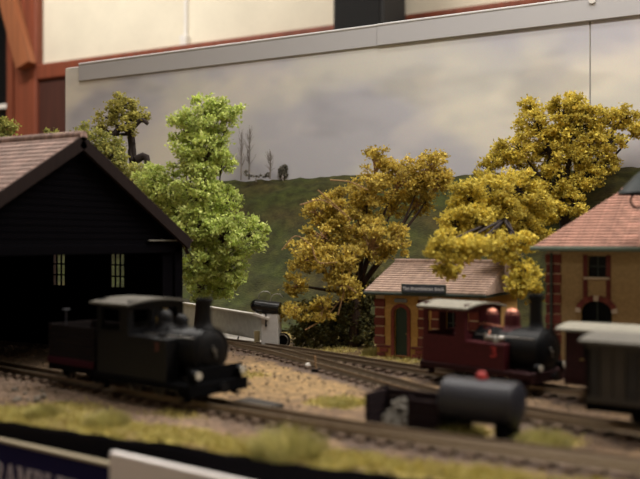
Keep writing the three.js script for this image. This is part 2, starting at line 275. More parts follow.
{ // printed sky on two boards
  const skyTex = (x0, x1, seamShift) => {
    const t = dataTex(768, 384, (u, v) => {
      const x = x0 + (x1 - x0) * u, y = v * 0.42;
      const a = fbm(x * 3.2 + 2, y * 5 + 1, 4), b = fbm(x * 1.6 + 11, y * 3, 3);
      const warm = sstep(-0.25, 0.30, fbm(x * 2.3 + 31, y * 3.5 + 6, 4) + 0.3 * b);
      let c = [196 + 24 * warm, 195 + 22 * warm, 204 + 6 * warm];
      const cloud = sstep(-0.05, 0.35, a + b * 0.5);
      c = c.map((k, i) => k + cloud * [16, 13, 8][i]);
      const grey = sstep(0.02, 0.4, fbm(x * 2.2 + 40, y * 5 + 20, 4));
      c = c.map((k, i) => k * (1 - 0.10 * grey * [1, 1, 0.9][i]));
      return c.map(k => k + (rnd() - 0.5) * 5);
    });
    t.wrapS = t.wrapT = THREE.ClampToEdgeWrapping; return t;
  };
  const topY = onZ(65, 68, ZB).y, xl = onZ(65, 68, ZB).x, xs = onZ(590, 0, ZB).x;
  const panel = (x0, x1, label) => {
    const t = thing('sky_panel', label, 'backdrop panel', [(x0 + x1) / 2, G - 0.006, ZB], 0);
    const w = x1 - x0, h = topY - G + 0.006;
    part(t, 'board', rbox(w, h, 0.008, 0.002, 0, h / 2, -0.0045), m.boardEdge);
    const pg = new THREE.PlaneGeometry(w - 0.002, h - 0.004); pg.translate(0, h / 2, 0);
    part(t, 'printed_sky', pg, MT(skyTex(x0, x1), 0.9), true);
    return t;
  };
  panel(xl, xs, 'long sky panel with a grey cloudy print behind the green tree');
  panel(xs + 0.0001, BX1, 'sky panel with a pale cloudy print behind the pink-tiled building, past the seam');
  const xc0 = onZ(80, 66, ZB).x, xc1 = onZ(381, 27, ZB).x;
  const cap = (x0, x1, dz, label) => {
    const t = thing('capping_strip', label, 'capping strip', [(x0 + x1) / 2, topY, ZB], 0);
    const w = x1 - x0;
    part(t, 'front_lip', rbox(w, 0.0265, 0.0022, 0.0008, 0, -0.0135 + 0.0015, 0.0022 + dz), m.capStrip);
    part(t, 'top_edge', rbox(w, 0.0030, 0.017, 0.0012, 0, 0.0025, -0.0040 + dz), m.capTop);
    part(t, 'rear_lip', rbox(w, 0.02, 0.0015, 0.0006, 0, -0.009, -0.0112), m.capStrip);
  };
  cap(xc0, xc1, 0, 'grey plastic capping strip along the sky panel top, from its free corner to the overlap');
  cap(xc1 - 0.004, BX1, 0.0016, 'grey plastic capping strip overlapping the other one, running above the yellow trees');
  const pin = thing('strip_clip', 'small pale round clip on the capping strip above the seam', 'clip', [xs + 0.004, topY - 0.002, ZB + 0.006]);
  part(pin, 'clip_head', cyl(0.004, 0.004, 0.004, 0, 0, 0, Math.PI / 2), m.plasticWhite);
}

// ---------------------------------------------------------------- tracks
const sleeperG = geo(rbox(0.0052, 0.003, 0.03, 0.0006));
const GAUGE = 0.0165, RAILTOP = 0.0062;
function track(c, label) {
  const t = thing('railway_track', label, 'track', [0, G, 0]);
  const n = 220, L = c.getLength();
  for (const s of [-1, 1]) {
    const pos = [], idx = [], prof = [[-0.0009, RAILTOP], [0.0009, RAILTOP], [0.0009, RAILTOP - 0.0012], [0.0004, RAILTOP - 0.0014], [0.0014, 0.0028], [-0.0014, 0.0028], [-0.0004, RAILTOP - 0.0014], [-0.0009, RAILTOP - 0.0012]];
    for (let i = 0; i <= n; i++) { const p = c.getPointAt(i / n), d = c.getTangentAt(i / n), nx = -d.z, nz = d.x; for (const [a, b] of prof) { const o = s * GAUGE / 2 + a; pos.push(p.x + nx * o, b, p.z + nz * o); } }
    const k = prof.length; for (let i = 0; i < n; i++) for (let j = 0; j < k; j++) { const a = i * k + j, b = i * k + (j + 1) % k; idx.push(a, b, a + k, b, b + k, a + k); }
    const g = new THREE.BufferGeometry(); g.setAttribute('position', new THREE.Float32BufferAttribute(pos, 3)); g.setIndex(idx);
    part(t, 'rail', g.toNonIndexed(), m.steelRail);
  }
  const N = Math.floor(L / 0.0125);
  for (let i = 0; i < N; i++) { const q = (i + 0.5) / N, p = c.getPointAt(q), d = c.getTangentAt(q); place(t, 'sleeper', sleeperG, m.sleeper, p.x, 0.0008, p.z, -Math.atan2(d.z, d.x) + rr(-0.03, 0.03)); }
}
track(curves[0], 'foreground railway track running out of the black shed under the black engine');
track(curves[1], 'railway track under the maroon engine, nearest to the small station');
track(curves[2], 'curved railway track passing in front of the maroon engine to the grey van');
{ // ballast and loose stones
  const g = new THREE.DodecahedronGeometry(0.0011, 0), N = 9000, im = new THREE.InstancedMesh(g, M(0xffffff, 1), N), q = new THREE.Object3D(), col = new THREE.Color();
  for (let i = 0; i < N; i++) {
    let x, z;
    if (rnd() < 0.8) { const c = curves[i % 3], t = rnd(), p = c.getPointAt(t), d = c.getTangentAt(t), o = gauss() * 0.014; x = p.x - d.z * o; z = p.z + d.x * o; } else { x = rr(-0.8, 0.1); z = rr(-0.72, -0.40); }
    q.position.set(x, G + gy(x, z) + 0.0006, z); q.rotation.set(rnd() * 6, rnd() * 6, rnd() * 6); const s = rr(0.5, 1.15); q.scale.set(s, s * 0.8, s); q.updateMatrix(); im.setMatrixAt(i, q.matrix);
    const v = rr(0.55, 1.15); col.setRGB(0.21 * v, 0.155 * v, 0.105 * v); im.setColorAt(i, col);
  }
  im.name = 'ballast'; im.castShadow = im.receiveShadow = true; im.userData = { kind: 'stuff', label: 'fine brown ballast stones strewn along the tracks', category: 'gravel' }; scene.add(im);
}
// ---------------------------------------------------------------- grass
const bladeG = (() => { const g = new THREE.BufferGeometry(); g.setAttribute('position', new THREE.Float32BufferAttribute([-0.00035, 0, 0, 0.00035, 0, 0, 0.0002, 0.6, 0.06, -0.00035, 0, 0, 0.0002, 0.6, 0.06, -0.0002, 0.6, 0.06, -0.0002, 0.6, 0.06, 0.0002, 0.6, 0.06, 0, 1, 0.2], 3)); g.computeVertexNormals(); g.setAttribute('uv', new THREE.Float32BufferAttribute(new Float32Array(18), 2)); return g; })();
{
  const N = 26000, im = new THREE.InstancedMesh(bladeG, new THREE.MeshStandardMaterial({ color: 0xffffff, roughness: 1, side: THREE.DoubleSide }), N), q = new THREE.Object3D(), col = new THREE.Color();
  for (let i = 0; i < N;) {
    let x, z; const r = rnd();
    if (r < 0.62) { x = rr(-0.66, 0.12); z = BZ1 - 0.001 - 0.036 * Math.pow(rnd(), 0.9); } else if (r < 0.88) { const f = flock[Math.floor(rnd() * flock.length)]; x = f[0].x + gauss() * f[1]; z = f[0].z + gauss() * f[1]; } else { x = rr(-0.75, 0.1); z = rr(-0.92, -0.78); }
    if (z > BZ1 - 0.001 || rnd() > grassiness(x, z) + 0.05 || tDist(x, z) < 0.017) { if (rnd() < 0.002) i++; continue; }
    const h = rr(0.0016, 0.0042); q.position.set(x, G + gy(x, z) - 0.0004, z); q.rotation.set(rr(-0.6, 0.6), rnd() * 6.3, rr(-0.6, 0.6)); q.scale.set(1.6, h, h); q.updateMatrix(); im.setMatrixAt(i, q.matrix);
    const v = rr(0.7, 1.15), t = rnd(); col.setRGB((0.46 + 0.12 * t) * v, (0.42 + 0.06 * t) * v, (0.12 + 0.07 * t) * v); im.setColorAt(i, col); i++;
  }
  im.name = 'grass'; im.castShadow = im.receiveShadow = true; im.userData = { kind: 'stuff', label: 'short yellow-green scenic grass on the layout', category: 'grass' }; scene.add(im);
}
function bladeMesh(n, R, h, cols) {
  const list = [];
  const pos = [], colr = [];
  for (let i = 0; i < n; i++) {
    const a = rnd() * 6.283, r = R * Math.sqrt(rnd()), x = Math.cos(a) * r, z = Math.sin(a) * r, hh = h * rr(0.55, 1) * (1 - 0.5 * (r / R) ** 2), l = rr(0.15, 0.7) * hh, b = a + gauss() * 0.8, w = 0.0005, tx = x + Math.cos(b) * l, tz = z + Math.sin(b) * l, sx = -Math.sin(b) * w, sz = Math.cos(b) * w;
    const c = cols[Math.floor(rnd() * cols.length)], v = rr(0.75, 1.2);
    pos.push(x - sx, -0.0012, z - sz, x + sx, -0.0012, z + sz, tx, hh, tz);
    for (let k = 0; k < 3; k++) colr.push(c[0] * v, c[1] * v, c[2] * v);
  }
  const g = new THREE.BufferGeometry(); g.setAttribute('position', new THREE.Float32BufferAttribute(pos, 3)); g.setAttribute('color', new THREE.Float32BufferAttribute(colr, 3)); g.setAttribute('uv', new THREE.Float32BufferAttribute(new Float32Array(n * 6), 2)); g.computeVertexNormals(); return g;
}
const strawCols = [[0.42, 0.37, 0.12], [0.52, 0.45, 0.18], [0.28, 0.27, 0.09]];
for (const [px, py, R, h, label] of [
  [288, 453, 0.020, 0.0165, 'tall olive grass tuft at the front edge near the white board'],
  [108, 425, 0.013, 0.0110, 'rounded olive grass tuft at the front edge in front of the black engine'],
  [42, 417, 0.010, 0.0095, 'small brownish grass tuft at the front edge before the shed'],
  [460, 438, 0.013, 0.0120, 'yellow grass tuft under the grey cylinder tank'],
  [543, 449, 0.014, 0.0130, 'straw-coloured grass tuft between the tank leg and the grey van'],
  [338, 404, 0.012, 0.0045, 'flat yellow moss clump beside the coal bunker'],
  [372, 355, 0.009, 0.0105, 'small green weed tuft at the corner of the station'],
]) {
  const p = onG(px, py), t = thing('grass_tuft', label, 'grass tuft', [p.x, G + gy(p.x, p.z), p.z]);
  const b = mesh(bladeMesh(850, R, h, strawCols), leafMat); b.name = 'blades'; b.userData = { kind: 'stuff' }; t.add(b);
}

// ---------------------------------------------------------------- trees
function leavesGeo(clumps, size, cols) {
  const pos = [], col = [];
  for (const [c, r, n, tint] of clumps) for (let i = 0; i < n; i++) {
    const p = V(c.x + gauss() * r, c.y + gauss() * r * 0.75, c.z + gauss() * r), s = size * rr(0.6, 1.25);
    const d = V(gauss(), gauss() * 0.6 + 0.1, gauss()).normalize(), e = V(gauss(), gauss() + 0.3, gauss()).cross(d).normalize(), a = d.clone().multiplyScalar(s), b = e.multiplyScalar(s * 0.42), k = V(0, -s * 0.22, 0);
    const base = p, l = p.clone().addScaledVector(a, 0.5).add(b).add(k), q = p.clone().addScaledVector(a, 0.5).sub(b).add(k), tip = p.clone().add(a);
    for (const v of [base, l, tip, base, tip, q]) pos.push(v.x, v.y, v.z);
    const cc = cols[Math.floor(rnd() * cols.length)], v = rr(0.75, 1.2) * tint; for (let j = 0; j < 6; j++) col.push(cc[0] * v, cc[1] * v, cc[2] * v);
  }
  const g = new THREE.BufferGeometry(); g.setAttribute('position', new THREE.Float32BufferAttribute(pos, 3)); g.setAttribute('color', new THREE.Float32BufferAttribute(col, 3)); g.setAttribute('uv', new THREE.Float32BufferAttribute(new Float32Array(pos.length / 3 * 2), 2)); g.computeVertexNormals(); return g;
}
// blobs: [px, py, radius px, depth]
function tree(name, label, category, base, blobs, o) {
  const t = thing(name, label, category, [base.x, base.y, base.z], 0, o.group);
  const rel = (v) => v.clone().sub(base);
  const bl = blobs.map(([px, py, r, d]) => ({ c: rel(at(px, py, d)), r: r * d / FPX }));
  const wood = [], twigs = [], clumps = [];
  const cen = bl.reduce((s, b) => s.add(b.c), V(0, 0, 0)).multiplyScalar(1 / bl.length);
  const fork = o.fork ? rel(o.fork) : V(cen.x * 0.5, cen.y * 0.45, cen.z * 0.5), r0 = o.trunk;
  wood.push(tube([V(0, -0.004, 0), V(fork.x * 0.3 + gauss() * r0 * 0.8, fork.y * 0.5, fork.z * 0.3), fork], r0 * 1.25, r0 * 0.8, 8, 8));
  for (const b of bl) {
    const mid = fork.clone().lerp(b.c, 0.5).add(V(0, o.arch || 0, 0)).add(V(gauss() * 0.006, -0.003 + gauss() * 0.004, gauss() * 0.006));
    wood.push(tube([fork, mid, b.c], r0 * 0.45, r0 * 0.12, 8, 6));
    const K = Math.max(5, Math.round(o.clumps * b.r * b.r / 0.0009));
    for (let i = 0; i < K; i++) {
      const dir = V(gauss(), gauss(), gauss()).normalize(), q = b.c.clone().addScaledVector(dir, b.r * rr(0.45, 0.98));
      if (q.y < 0.003) continue;
      twigs.push(tube([b.c.clone().lerp(mid, rnd() * 0.3), b.c.clone().lerp(q, 0.55).add(V(gauss() * 0.003, gauss() * 0.003, gauss() * 0.003)), q], r0 * 0.13, r0 * 0.05, 4, 4));
      clumps.push([q, o.clumpR * rr(0.7, 1.3), Math.round(o.leaves * rr(0.6, 1.4)), rr(0.72, 1.15)]);
    }
  }
  part(t, 'trunk', wood, o.bark);
  const tw = part(t, 'twigs', twigs, o.twigMat || o.bark); tw.userData.kind = 'stuff';
  if (o.extra) o.extra(t, rel);
  const f = mesh(leavesGeo(clumps, o.size, o.cols), leafMat); f.name = 'foliage'; f.userData = { kind: 'stuff' }; t.add(f);
  return t;
}
const lime = [[0.54, 0.62, 0.16], [0.66, 0.72, 0.25], [0.44, 0.54, 0.14]];
const gold = [[0.66, 0.53, 0.085], [0.77, 0.63, 0.12], [0.54, 0.43, 0.07]];
const goldBrown = [[0.58, 0.44, 0.08], [0.70, 0.55, 0.12], [0.44, 0.32, 0.06]];
const olive = [[0.44, 0.40, 0.09], [0.52, 0.46, 0.12], [0.34, 0.32, 0.08]];
const oliveG = [[0.38, 0.38, 0.10], [0.46, 0.43, 0.12], [0.28, 0.30, 0.08]];
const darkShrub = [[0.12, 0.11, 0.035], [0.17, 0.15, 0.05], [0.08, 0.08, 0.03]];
const foot = (px, d) => { const p = at(px, 240, d); p.y = G + (p.z < -0.895 ? hillY(p.z) : gy(p.x, p.z)); return p; };
tree('leafy_tree', 'tall bright lime-green tree behind the black engine shed', 'tree', foot(197, 0.965),
  [[210, 120, 26, 0.94], [188, 128, 20, 0.95], [228, 112, 14, 0.94], [205, 150, 26, 0.93], [185, 160, 18, 0.93], [222, 160, 16, 0.95], [165, 190, 24, 0.95], [148, 180, 16, 0.97], [200, 190, 28, 0.92], [228, 200, 20, 0.94], [195, 225, 26, 0.92], [225, 235, 26, 0.92], [250, 236, 20, 0.93], [180, 210, 20, 0.95], [200, 262, 24, 0.92], [228, 268, 20, 0.93], [205, 284, 20, 0.955], [222, 288, 13, 0.955]],
  { trunk: 0.0042, bark: m.bark, clumps: 60, clumpR: 0.0055, leaves: 52, size: 0.0038, cols: lime });
tree('autumn_tree', 'spreading golden-brown tree with bare twigs beside the station', 'tree', foot(352, 0.90),
  [[425, 172, 26, 0.96], [400, 178, 22, 0.95], [378, 162, 16, 0.96], [368, 190, 24, 0.94], [440, 182, 14, 0.97], [340, 205, 20, 0.93], [318, 212, 14, 0.93], [350, 225, 24, 0.92], [322, 235, 20, 0.92], [300, 258, 18, 0.91], [330, 262, 20, 0.90], [372, 245, 20, 0.90], [395, 240, 18, 0.91], [345, 285, 18, 0.88], [296, 285, 14, 0.9], [292, 312, 14, 0.89], [322, 308, 14, 0.88], [360, 215, 18, 0.95], [395, 205, 18, 0.96], [372, 228, 18, 0.92], [352, 258, 16, 0.89], [420, 200, 14, 0.97]],
  { trunk: 0.006, bark: m.bark, twigMat: m.barkPale, clumps: 60, clumpR: 0.0052, leaves: 50, size: 0.0034, cols: goldBrown,
    extra: (t, rel) => { const g = []; for (const [a, b, c] of [[[282, 250], [296, 236], [312, 246]], [[312, 246], [318, 262], [338, 262]], [[300, 205], [322, 200], [345, 215]], [[318, 190], [335, 205], [352, 220]], [[330, 180], [350, 182], [368, 190]], [[338, 315], [344, 292], [350, 270]], [[305, 330], [325, 318], [340, 300]]]) g.push(tube([a, b, c].map(([x, y]) => rel(at(x, y, 0.875))), 0.0008, 0.0004, 10, 5)); part(t, 'dead_branch', g, m.barkPale); } });
tree('autumn_tree', 'bushy golden-yellow tree drooping over the station roof', 'tree', foot(512, 0.92),
  [[490, 195, 28, 0.90], [470, 222, 24, 0.87], [440, 246, 14, 0.75], [498, 214, 24, 0.90], [538, 234, 15, 0.94], [526, 244, 13, 0.81], [515, 190, 24, 0.92], [465, 200, 20, 0.88], [455, 225, 22, 0.86], [485, 225, 26, 0.88], [515, 220, 22, 0.92], [450, 250, 17, 0.75], [474, 247, 17, 0.76], [503, 248, 18, 0.81], [535, 205, 18, 0.94], [447, 270, 12, 0.745], [525, 272, 16, 0.80], [530, 290, 12, 0.79], [519, 284, 12, 0.79]],
  { trunk: 0.004, arch: 0.006, fork: at(506, 218, 0.90), bark: m.barkDark, clumps: 66, clumpR: 0.0054, leaves: 52, size: 0.0037, cols: gold });
tree('autumn_tree', 'tall golden-yellow tree behind the pink-tiled building', 'tree', foot(566, 0.99),
  [[560, 112, 18, 1.0], [570, 135, 24, 1.0], [602, 165, 15, 0.985], [535, 180, 18, 1.0], [535, 125, 20, 1.0], [580, 122, 22, 1.0], [605, 120, 18, 0.99], [628, 115, 14, 0.99], [500, 155, 16, 1.0], [520, 150, 20, 1.0], [550, 150, 24, 1.0], [585, 150, 22, 0.99], [610, 140, 16, 0.98], [560, 180, 22, 0.99], [590, 178, 16, 0.98], [575, 205, 18, 0.97], [548, 215, 18, 0.97], [485, 170, 10, 1.0], [575, 100, 10, 1.0], [530, 105, 9, 1.0], [640, 128, 12, 0.98]],
  { trunk: 0.0055, bark: m.barkDark, clumps: 60, clumpR: 0.0054, leaves: 50, size: 0.0037, cols: gold });
tree('gnarled_tree', 'small olive tree with a dark gnarled trunk above the shed roof', 'tree', foot(142, 1.22),
  [[122, 108, 16, 1.2], [138, 112, 12, 1.21], [108, 118, 12, 1.2], [128, 122, 14, 1.19], [104, 128, 9, 1.2]],
  { trunk: 0.0062, fork: at(131, 134, 1.2), bark: m.barkDark, clumps: 50, clumpR: 0.0055, leaves: 40, size: 0.004, cols: olive,
    extra: (t, rel) => { const g = [tube([[131, 134], [122, 127], [113, 136]].map(([x, y]) => rel(at(x, y, 1.19))), 0.0035, 0.005, 8, 6), tube([[136, 160], [145, 156], [148, 168]].map(([x, y]) => rel(at(x, y, 1.2))), 0.006, 0.004, 8, 6), tube([[131, 160], [130, 150], [134, 142]].map(([x, y]) => rel(at(x, y, 1.2))), 0.003, 0.003, 6, 6), tube([[132, 128], [142, 120], [148, 124]].map(([x, y]) => rel(at(x, y, 1.19))), 0.004, 0.0025, 6, 6)]; part(t, 'branch', g, m.barkDark); } });
tree('leafy_bush', 'olive-green bush rising behind the shed roof ridge', 'bush', foot(108, 1.12),
  [[100, 140, 14, 1.12], [88, 132, 9, 1.14], [112, 152, 16, 1.11], [122, 168, 16, 1.10], [135, 175, 12, 1.08], [95, 160, 16, 1.12], [108, 180, 18, 1.1], [120, 200, 18, 1.08]],
  { trunk: 0.003, bark: m.bark, clumps: 50, clumpR: 0.0055, leaves: 40, size: 0.004, cols: oliveG });
tree('leafy_bush', 'small olive bush peeping over the far end of the shed roof', 'bush', foot(6, 1.08),
  [[6, 132, 14, 1.08], [-8, 138, 14, 1.08], [4, 150, 16, 1.08], [8, 175, 18, 1.08]],
  { trunk: 0.003, bark: m.bark, clumps: 50, clumpR: 0.0055, leaves: 40, size: 0.004, cols: oliveG });
tree('leafy_bush', 'low olive bush between the timber post and the sky panel corner', 'bush', foot(54, 1.1),
  [[52, 134, 9, 1.1], [62, 138, 9, 1.1], [56, 152, 14, 1.1], [58, 172, 16, 1.1]],
  { trunk: 0.003, bark: m.bark, clumps: 26, clumpR: 0.0045, leaves: 20, size: 0.0048, cols: oliveG });
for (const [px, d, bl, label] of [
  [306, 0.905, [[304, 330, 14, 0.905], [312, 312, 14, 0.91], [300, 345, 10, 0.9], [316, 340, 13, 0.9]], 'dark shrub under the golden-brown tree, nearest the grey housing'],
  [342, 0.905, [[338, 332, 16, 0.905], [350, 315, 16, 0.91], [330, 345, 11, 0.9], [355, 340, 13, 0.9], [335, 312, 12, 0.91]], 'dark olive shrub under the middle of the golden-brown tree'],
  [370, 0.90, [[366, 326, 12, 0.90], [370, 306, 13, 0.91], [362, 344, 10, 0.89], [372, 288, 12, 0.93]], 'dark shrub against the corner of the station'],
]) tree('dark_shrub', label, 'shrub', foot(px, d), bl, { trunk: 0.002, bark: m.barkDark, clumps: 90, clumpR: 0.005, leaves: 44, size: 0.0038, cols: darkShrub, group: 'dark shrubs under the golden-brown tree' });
// bare little trees on the crest
function bareTree(px, top, w, label, n) {
  const z = -1.058, b = onZ(px, 178, z), h = onZ(px, top, z).y - (G + 0.196); b.y = G + 0.196;
  const t = thing('bare_tree', label, 'tree', [b.x, b.y, b.z]), tw = [];
  part(t, 'trunk', tube([V(0, 0, 0), V(w * 0.05, h * 0.5, 0), V(w * 0.1, h, 0.001)], 0.0013, 0.0005, 6, 5), m.greyTwig);
  for (let i = 0; i < n; i++) { const y = h * rr(0.25, 0.9), a = rnd() * 6.28, l = w * rr(0.3, 0.6) * (1.1 - y / h * 0.5), zc = Math.max(-0.008, Math.min(0.012, Math.sin(a) * l)); tw.push(tube([V(w * 0.1 * y / h, y, 0), V(Math.cos(a) * l * 0.6, y + h * 0.10, zc * 0.6), V(Math.cos(a) * l, y + h * rr(0.14, 0.26), zc)], 0.0005, 0.0002, 4, 4)); }
  part(t, 'twigs', tw, m.greyTwig).userData.kind = 'stuff';
}
bareTree(241, 132, 0.014, 'slim bare grey tree on the hill crest nearest the lime-green tree', 26);
bareTree(249, 129, 0.020, 'taller bare grey tree on the hill crest, second from the lime-green tree', 34);
bareTree(270, 151, 0.016, 'short twiggy grey tree alone on the hill crest', 34);
tree('hedge_bush', 'tiny round grey-brown bush on the hill crest', 'bush', onZ(283, 178, -1.05), [[283, 170, 5, 1.255], [283, 174, 5, 1.255]], { trunk: 0.0008, bark: m.greyTwig, clumps: 500, clumpR: 0.0018, leaves: 40, size: 0.0026, cols: [[0.22, 0.21, 0.17], [0.27, 0.25, 0.2]] });
tree('hedge_bush', 'low grey-brown scrub on the hill crest below the bare trees', 'bush', onZ(256, 179, -1.05), [[248, 174, 4, 1.26], [254, 176, 4, 1.26], [262, 176, 3, 1.255], [268, 176, 3, 1.255]], { trunk: 0.0006, bark: m.greyTwig, clumps: 200, clumpR: 0.0016, leaves: 18, size: 0.0024, cols: [[0.2, 0.19, 0.15], [0.25, 0.23, 0.18]] });

// ---------------------------------------------------------------- engine shed
{
  const xs = -0.52, zr = -0.5295, hw = 0.1395, L = 0.42, ye = 0.1085, yr = 0.1905;
  const s = thing('engine_shed', 'black timber engine shed with a brown-tiled gable roof and open front', 'shed', [xs, G, zr]);
  // horizontal cladding of the gable, each board its own piece
  const nb = 15;
  for (let i = 0; i < nb; i++) {
    const y0 = ye - 0.004 + (yr - ye - 0.002) * i / nb, y1 = ye - 0.004 + (yr - ye - 0.002) * (i + 1) / nb, w0 = hw * (1 - Math.max(0, y0 - ye) / (yr - ye)), w1 = hw * (1 - Math.max(0, y1 - ye) / (yr - ye));
    part(s, 'board', extrude(shape([[-w0, y0], [w0, y0], [w1, y1 + 0.0006], [-w1, y1 + 0.0006]]), 0.003, -0.004, 0, 0, 0, Math.PI / 2, 0), m.shedBoard);
  }
  part(s, 'lintel', rbox(0.006, 0.008, 2 * hw - 0.004, 0.0008, -0.003, ye - 0.007, 0), m.shedBoard);
  part(s, 'lintel_moulding', rbox(0.003, 0.0012, 0.052, 0.0004, 0.0015, ye + 0.0006, -hw + 0.026), m.shedLine);
  for (const z of [-hw + 0.006, hw - 0.006]) part(s, 'door_post', rbox(0.008, ye, 0.012, 0.001, -0.004, ye / 2, z), m.shedBoard);
  part(s, 'corner_panel', box(0.003, ye - 0.01, 0.022, -0.004, (ye - 0.01) / 2, -hw + 0.016), m.shedBoard);
  // long wall with two windows
  const wins = [0.08, 0.16], ww = 0.0095, wy0 = 0.062, wy1 = 0.096;
  part(s, 'wall', extrude(shape(rect(-L, 0, -0.001, ye), wins.map(x => rect(-x - ww, wy0, -x + ww, wy1))), 0.003, 0, 0, -hw), m.shedBoard);
  part(s, 'wall', box(L, ye, 0.003, -L / 2, ye / 2, hw - 0.0015), m.shedBoard);
  part(s, 'rear_wall', extrude(shape([[-hw, 0], [hw, 0], [hw, ye], [0, yr - 0.002], [-hw, ye]]), 0.003, -L, 0, 0, 0, Math.PI / 2, 0), m.shedBoard);
  for (const x of wins) {
    const wf = part(s, 'window', [box(2 * ww, 0.0012, 0.002, -x, wy0, -hw + 0.0015), box(2 * ww, 0.0012, 0.002, -x, wy1, -hw + 0.0015), box(0.0012, wy1 - wy0, 0.002, -x - ww, (wy0 + wy1) / 2, -hw + 0.0015), box(0.0012, wy1 - wy0, 0.002, -x + ww, (wy0 + wy1) / 2, -hw + 0.0015), ...[1, 2].map(i => box(0.0011, wy1 - wy0, 0.0016, -x - ww + 2 * ww * i / 3, (wy0 + wy1) / 2, -hw + 0.0015)), ...[1, 2].map(i => box(2 * ww, 0.0015, 0.0016, -x, wy0 + (wy1 - wy0) * i / 3, -hw + 0.0015))], m.shedBoard);
    for (let i = 0; i < 3; i++) for (let j = 0; j < 3; j++) place(wf, 'pane', paneGeo(2 * ww / 3 - 0.001, (wy1 - wy0) / 3 - 0.001), paneMat(), -x - ww + 2 * ww * (i + 0.5) / 3, wy0 + (wy1 - wy0) * (j + 0.5) / 3, -hw + 0.001);
  }
  // roof
  const sl = Math.hypot(hw, yr - ye), an = Math.atan2(yr - ye, hw), OV = 0.007, n = 22, mats = tileMats([136, 112, 103], 0.7);
  for (const sd of [1, -1]) {
    const rf = new THREE.Group(); rf.name = 'roof_slope'; s.add(rf);
    part(rf, 'roof_deck', box(L + 2 * OV, 0.003, sl + 0.006, -L / 2, (ye + yr) / 2 + 0.0005, sd * hw / 2, sd * an), m.shedTrim);
    for (let i = 0; i < n; i++) { const q = (i + 0.5) / n, y = yr + 0.0035 - (yr - ye) * q * 1.04, z = sd * hw * q * 1.04; place(rf, 'tile_course', tileCourse(L + 2 * OV, sl / n * 1.25), mats[i % 4], -L / 2, y, z, 0, sd * (an - 0.09)); }
    const bb = part(s, 'bargeboard', box(0.004, 0.010, sl + 0.004, OV - 0.001, (ye + yr) / 2 - 0.002, sd * hw / 2, sd * an), m.shedTrim);
  }
  part(s, 'ridge_tile', move(new THREE.CylinderGeometry(0.0042, 0.0042, L + 2 * OV + 0.002, 10, 1, false, 0, Math.PI * 2), -L / 2, yr + 0.0035, 0, 0, 0, Math.PI / 2), mats[1]);
}
function paneGeo(w, h) { return new THREE.BoxGeometry(w, h, 0.0004); }
var _pm; function paneMat() { return _pm || (_pm = new THREE.MeshPhysicalMaterial({ color: 0xffffff, transmission: 1, thickness: 0, roughness: 0.05 })); }
function tileCourse(w, d) { const g = prep(new RoundedBoxGeometry(w, 0.0016, d, 1, 0.0003)); const p = g.attributes.position, u = g.attributes.uv; for (let i = 0; i < p.count; i++) u.setXY(i, p.getX(i), p.getZ(i) + 0.05); return g; }

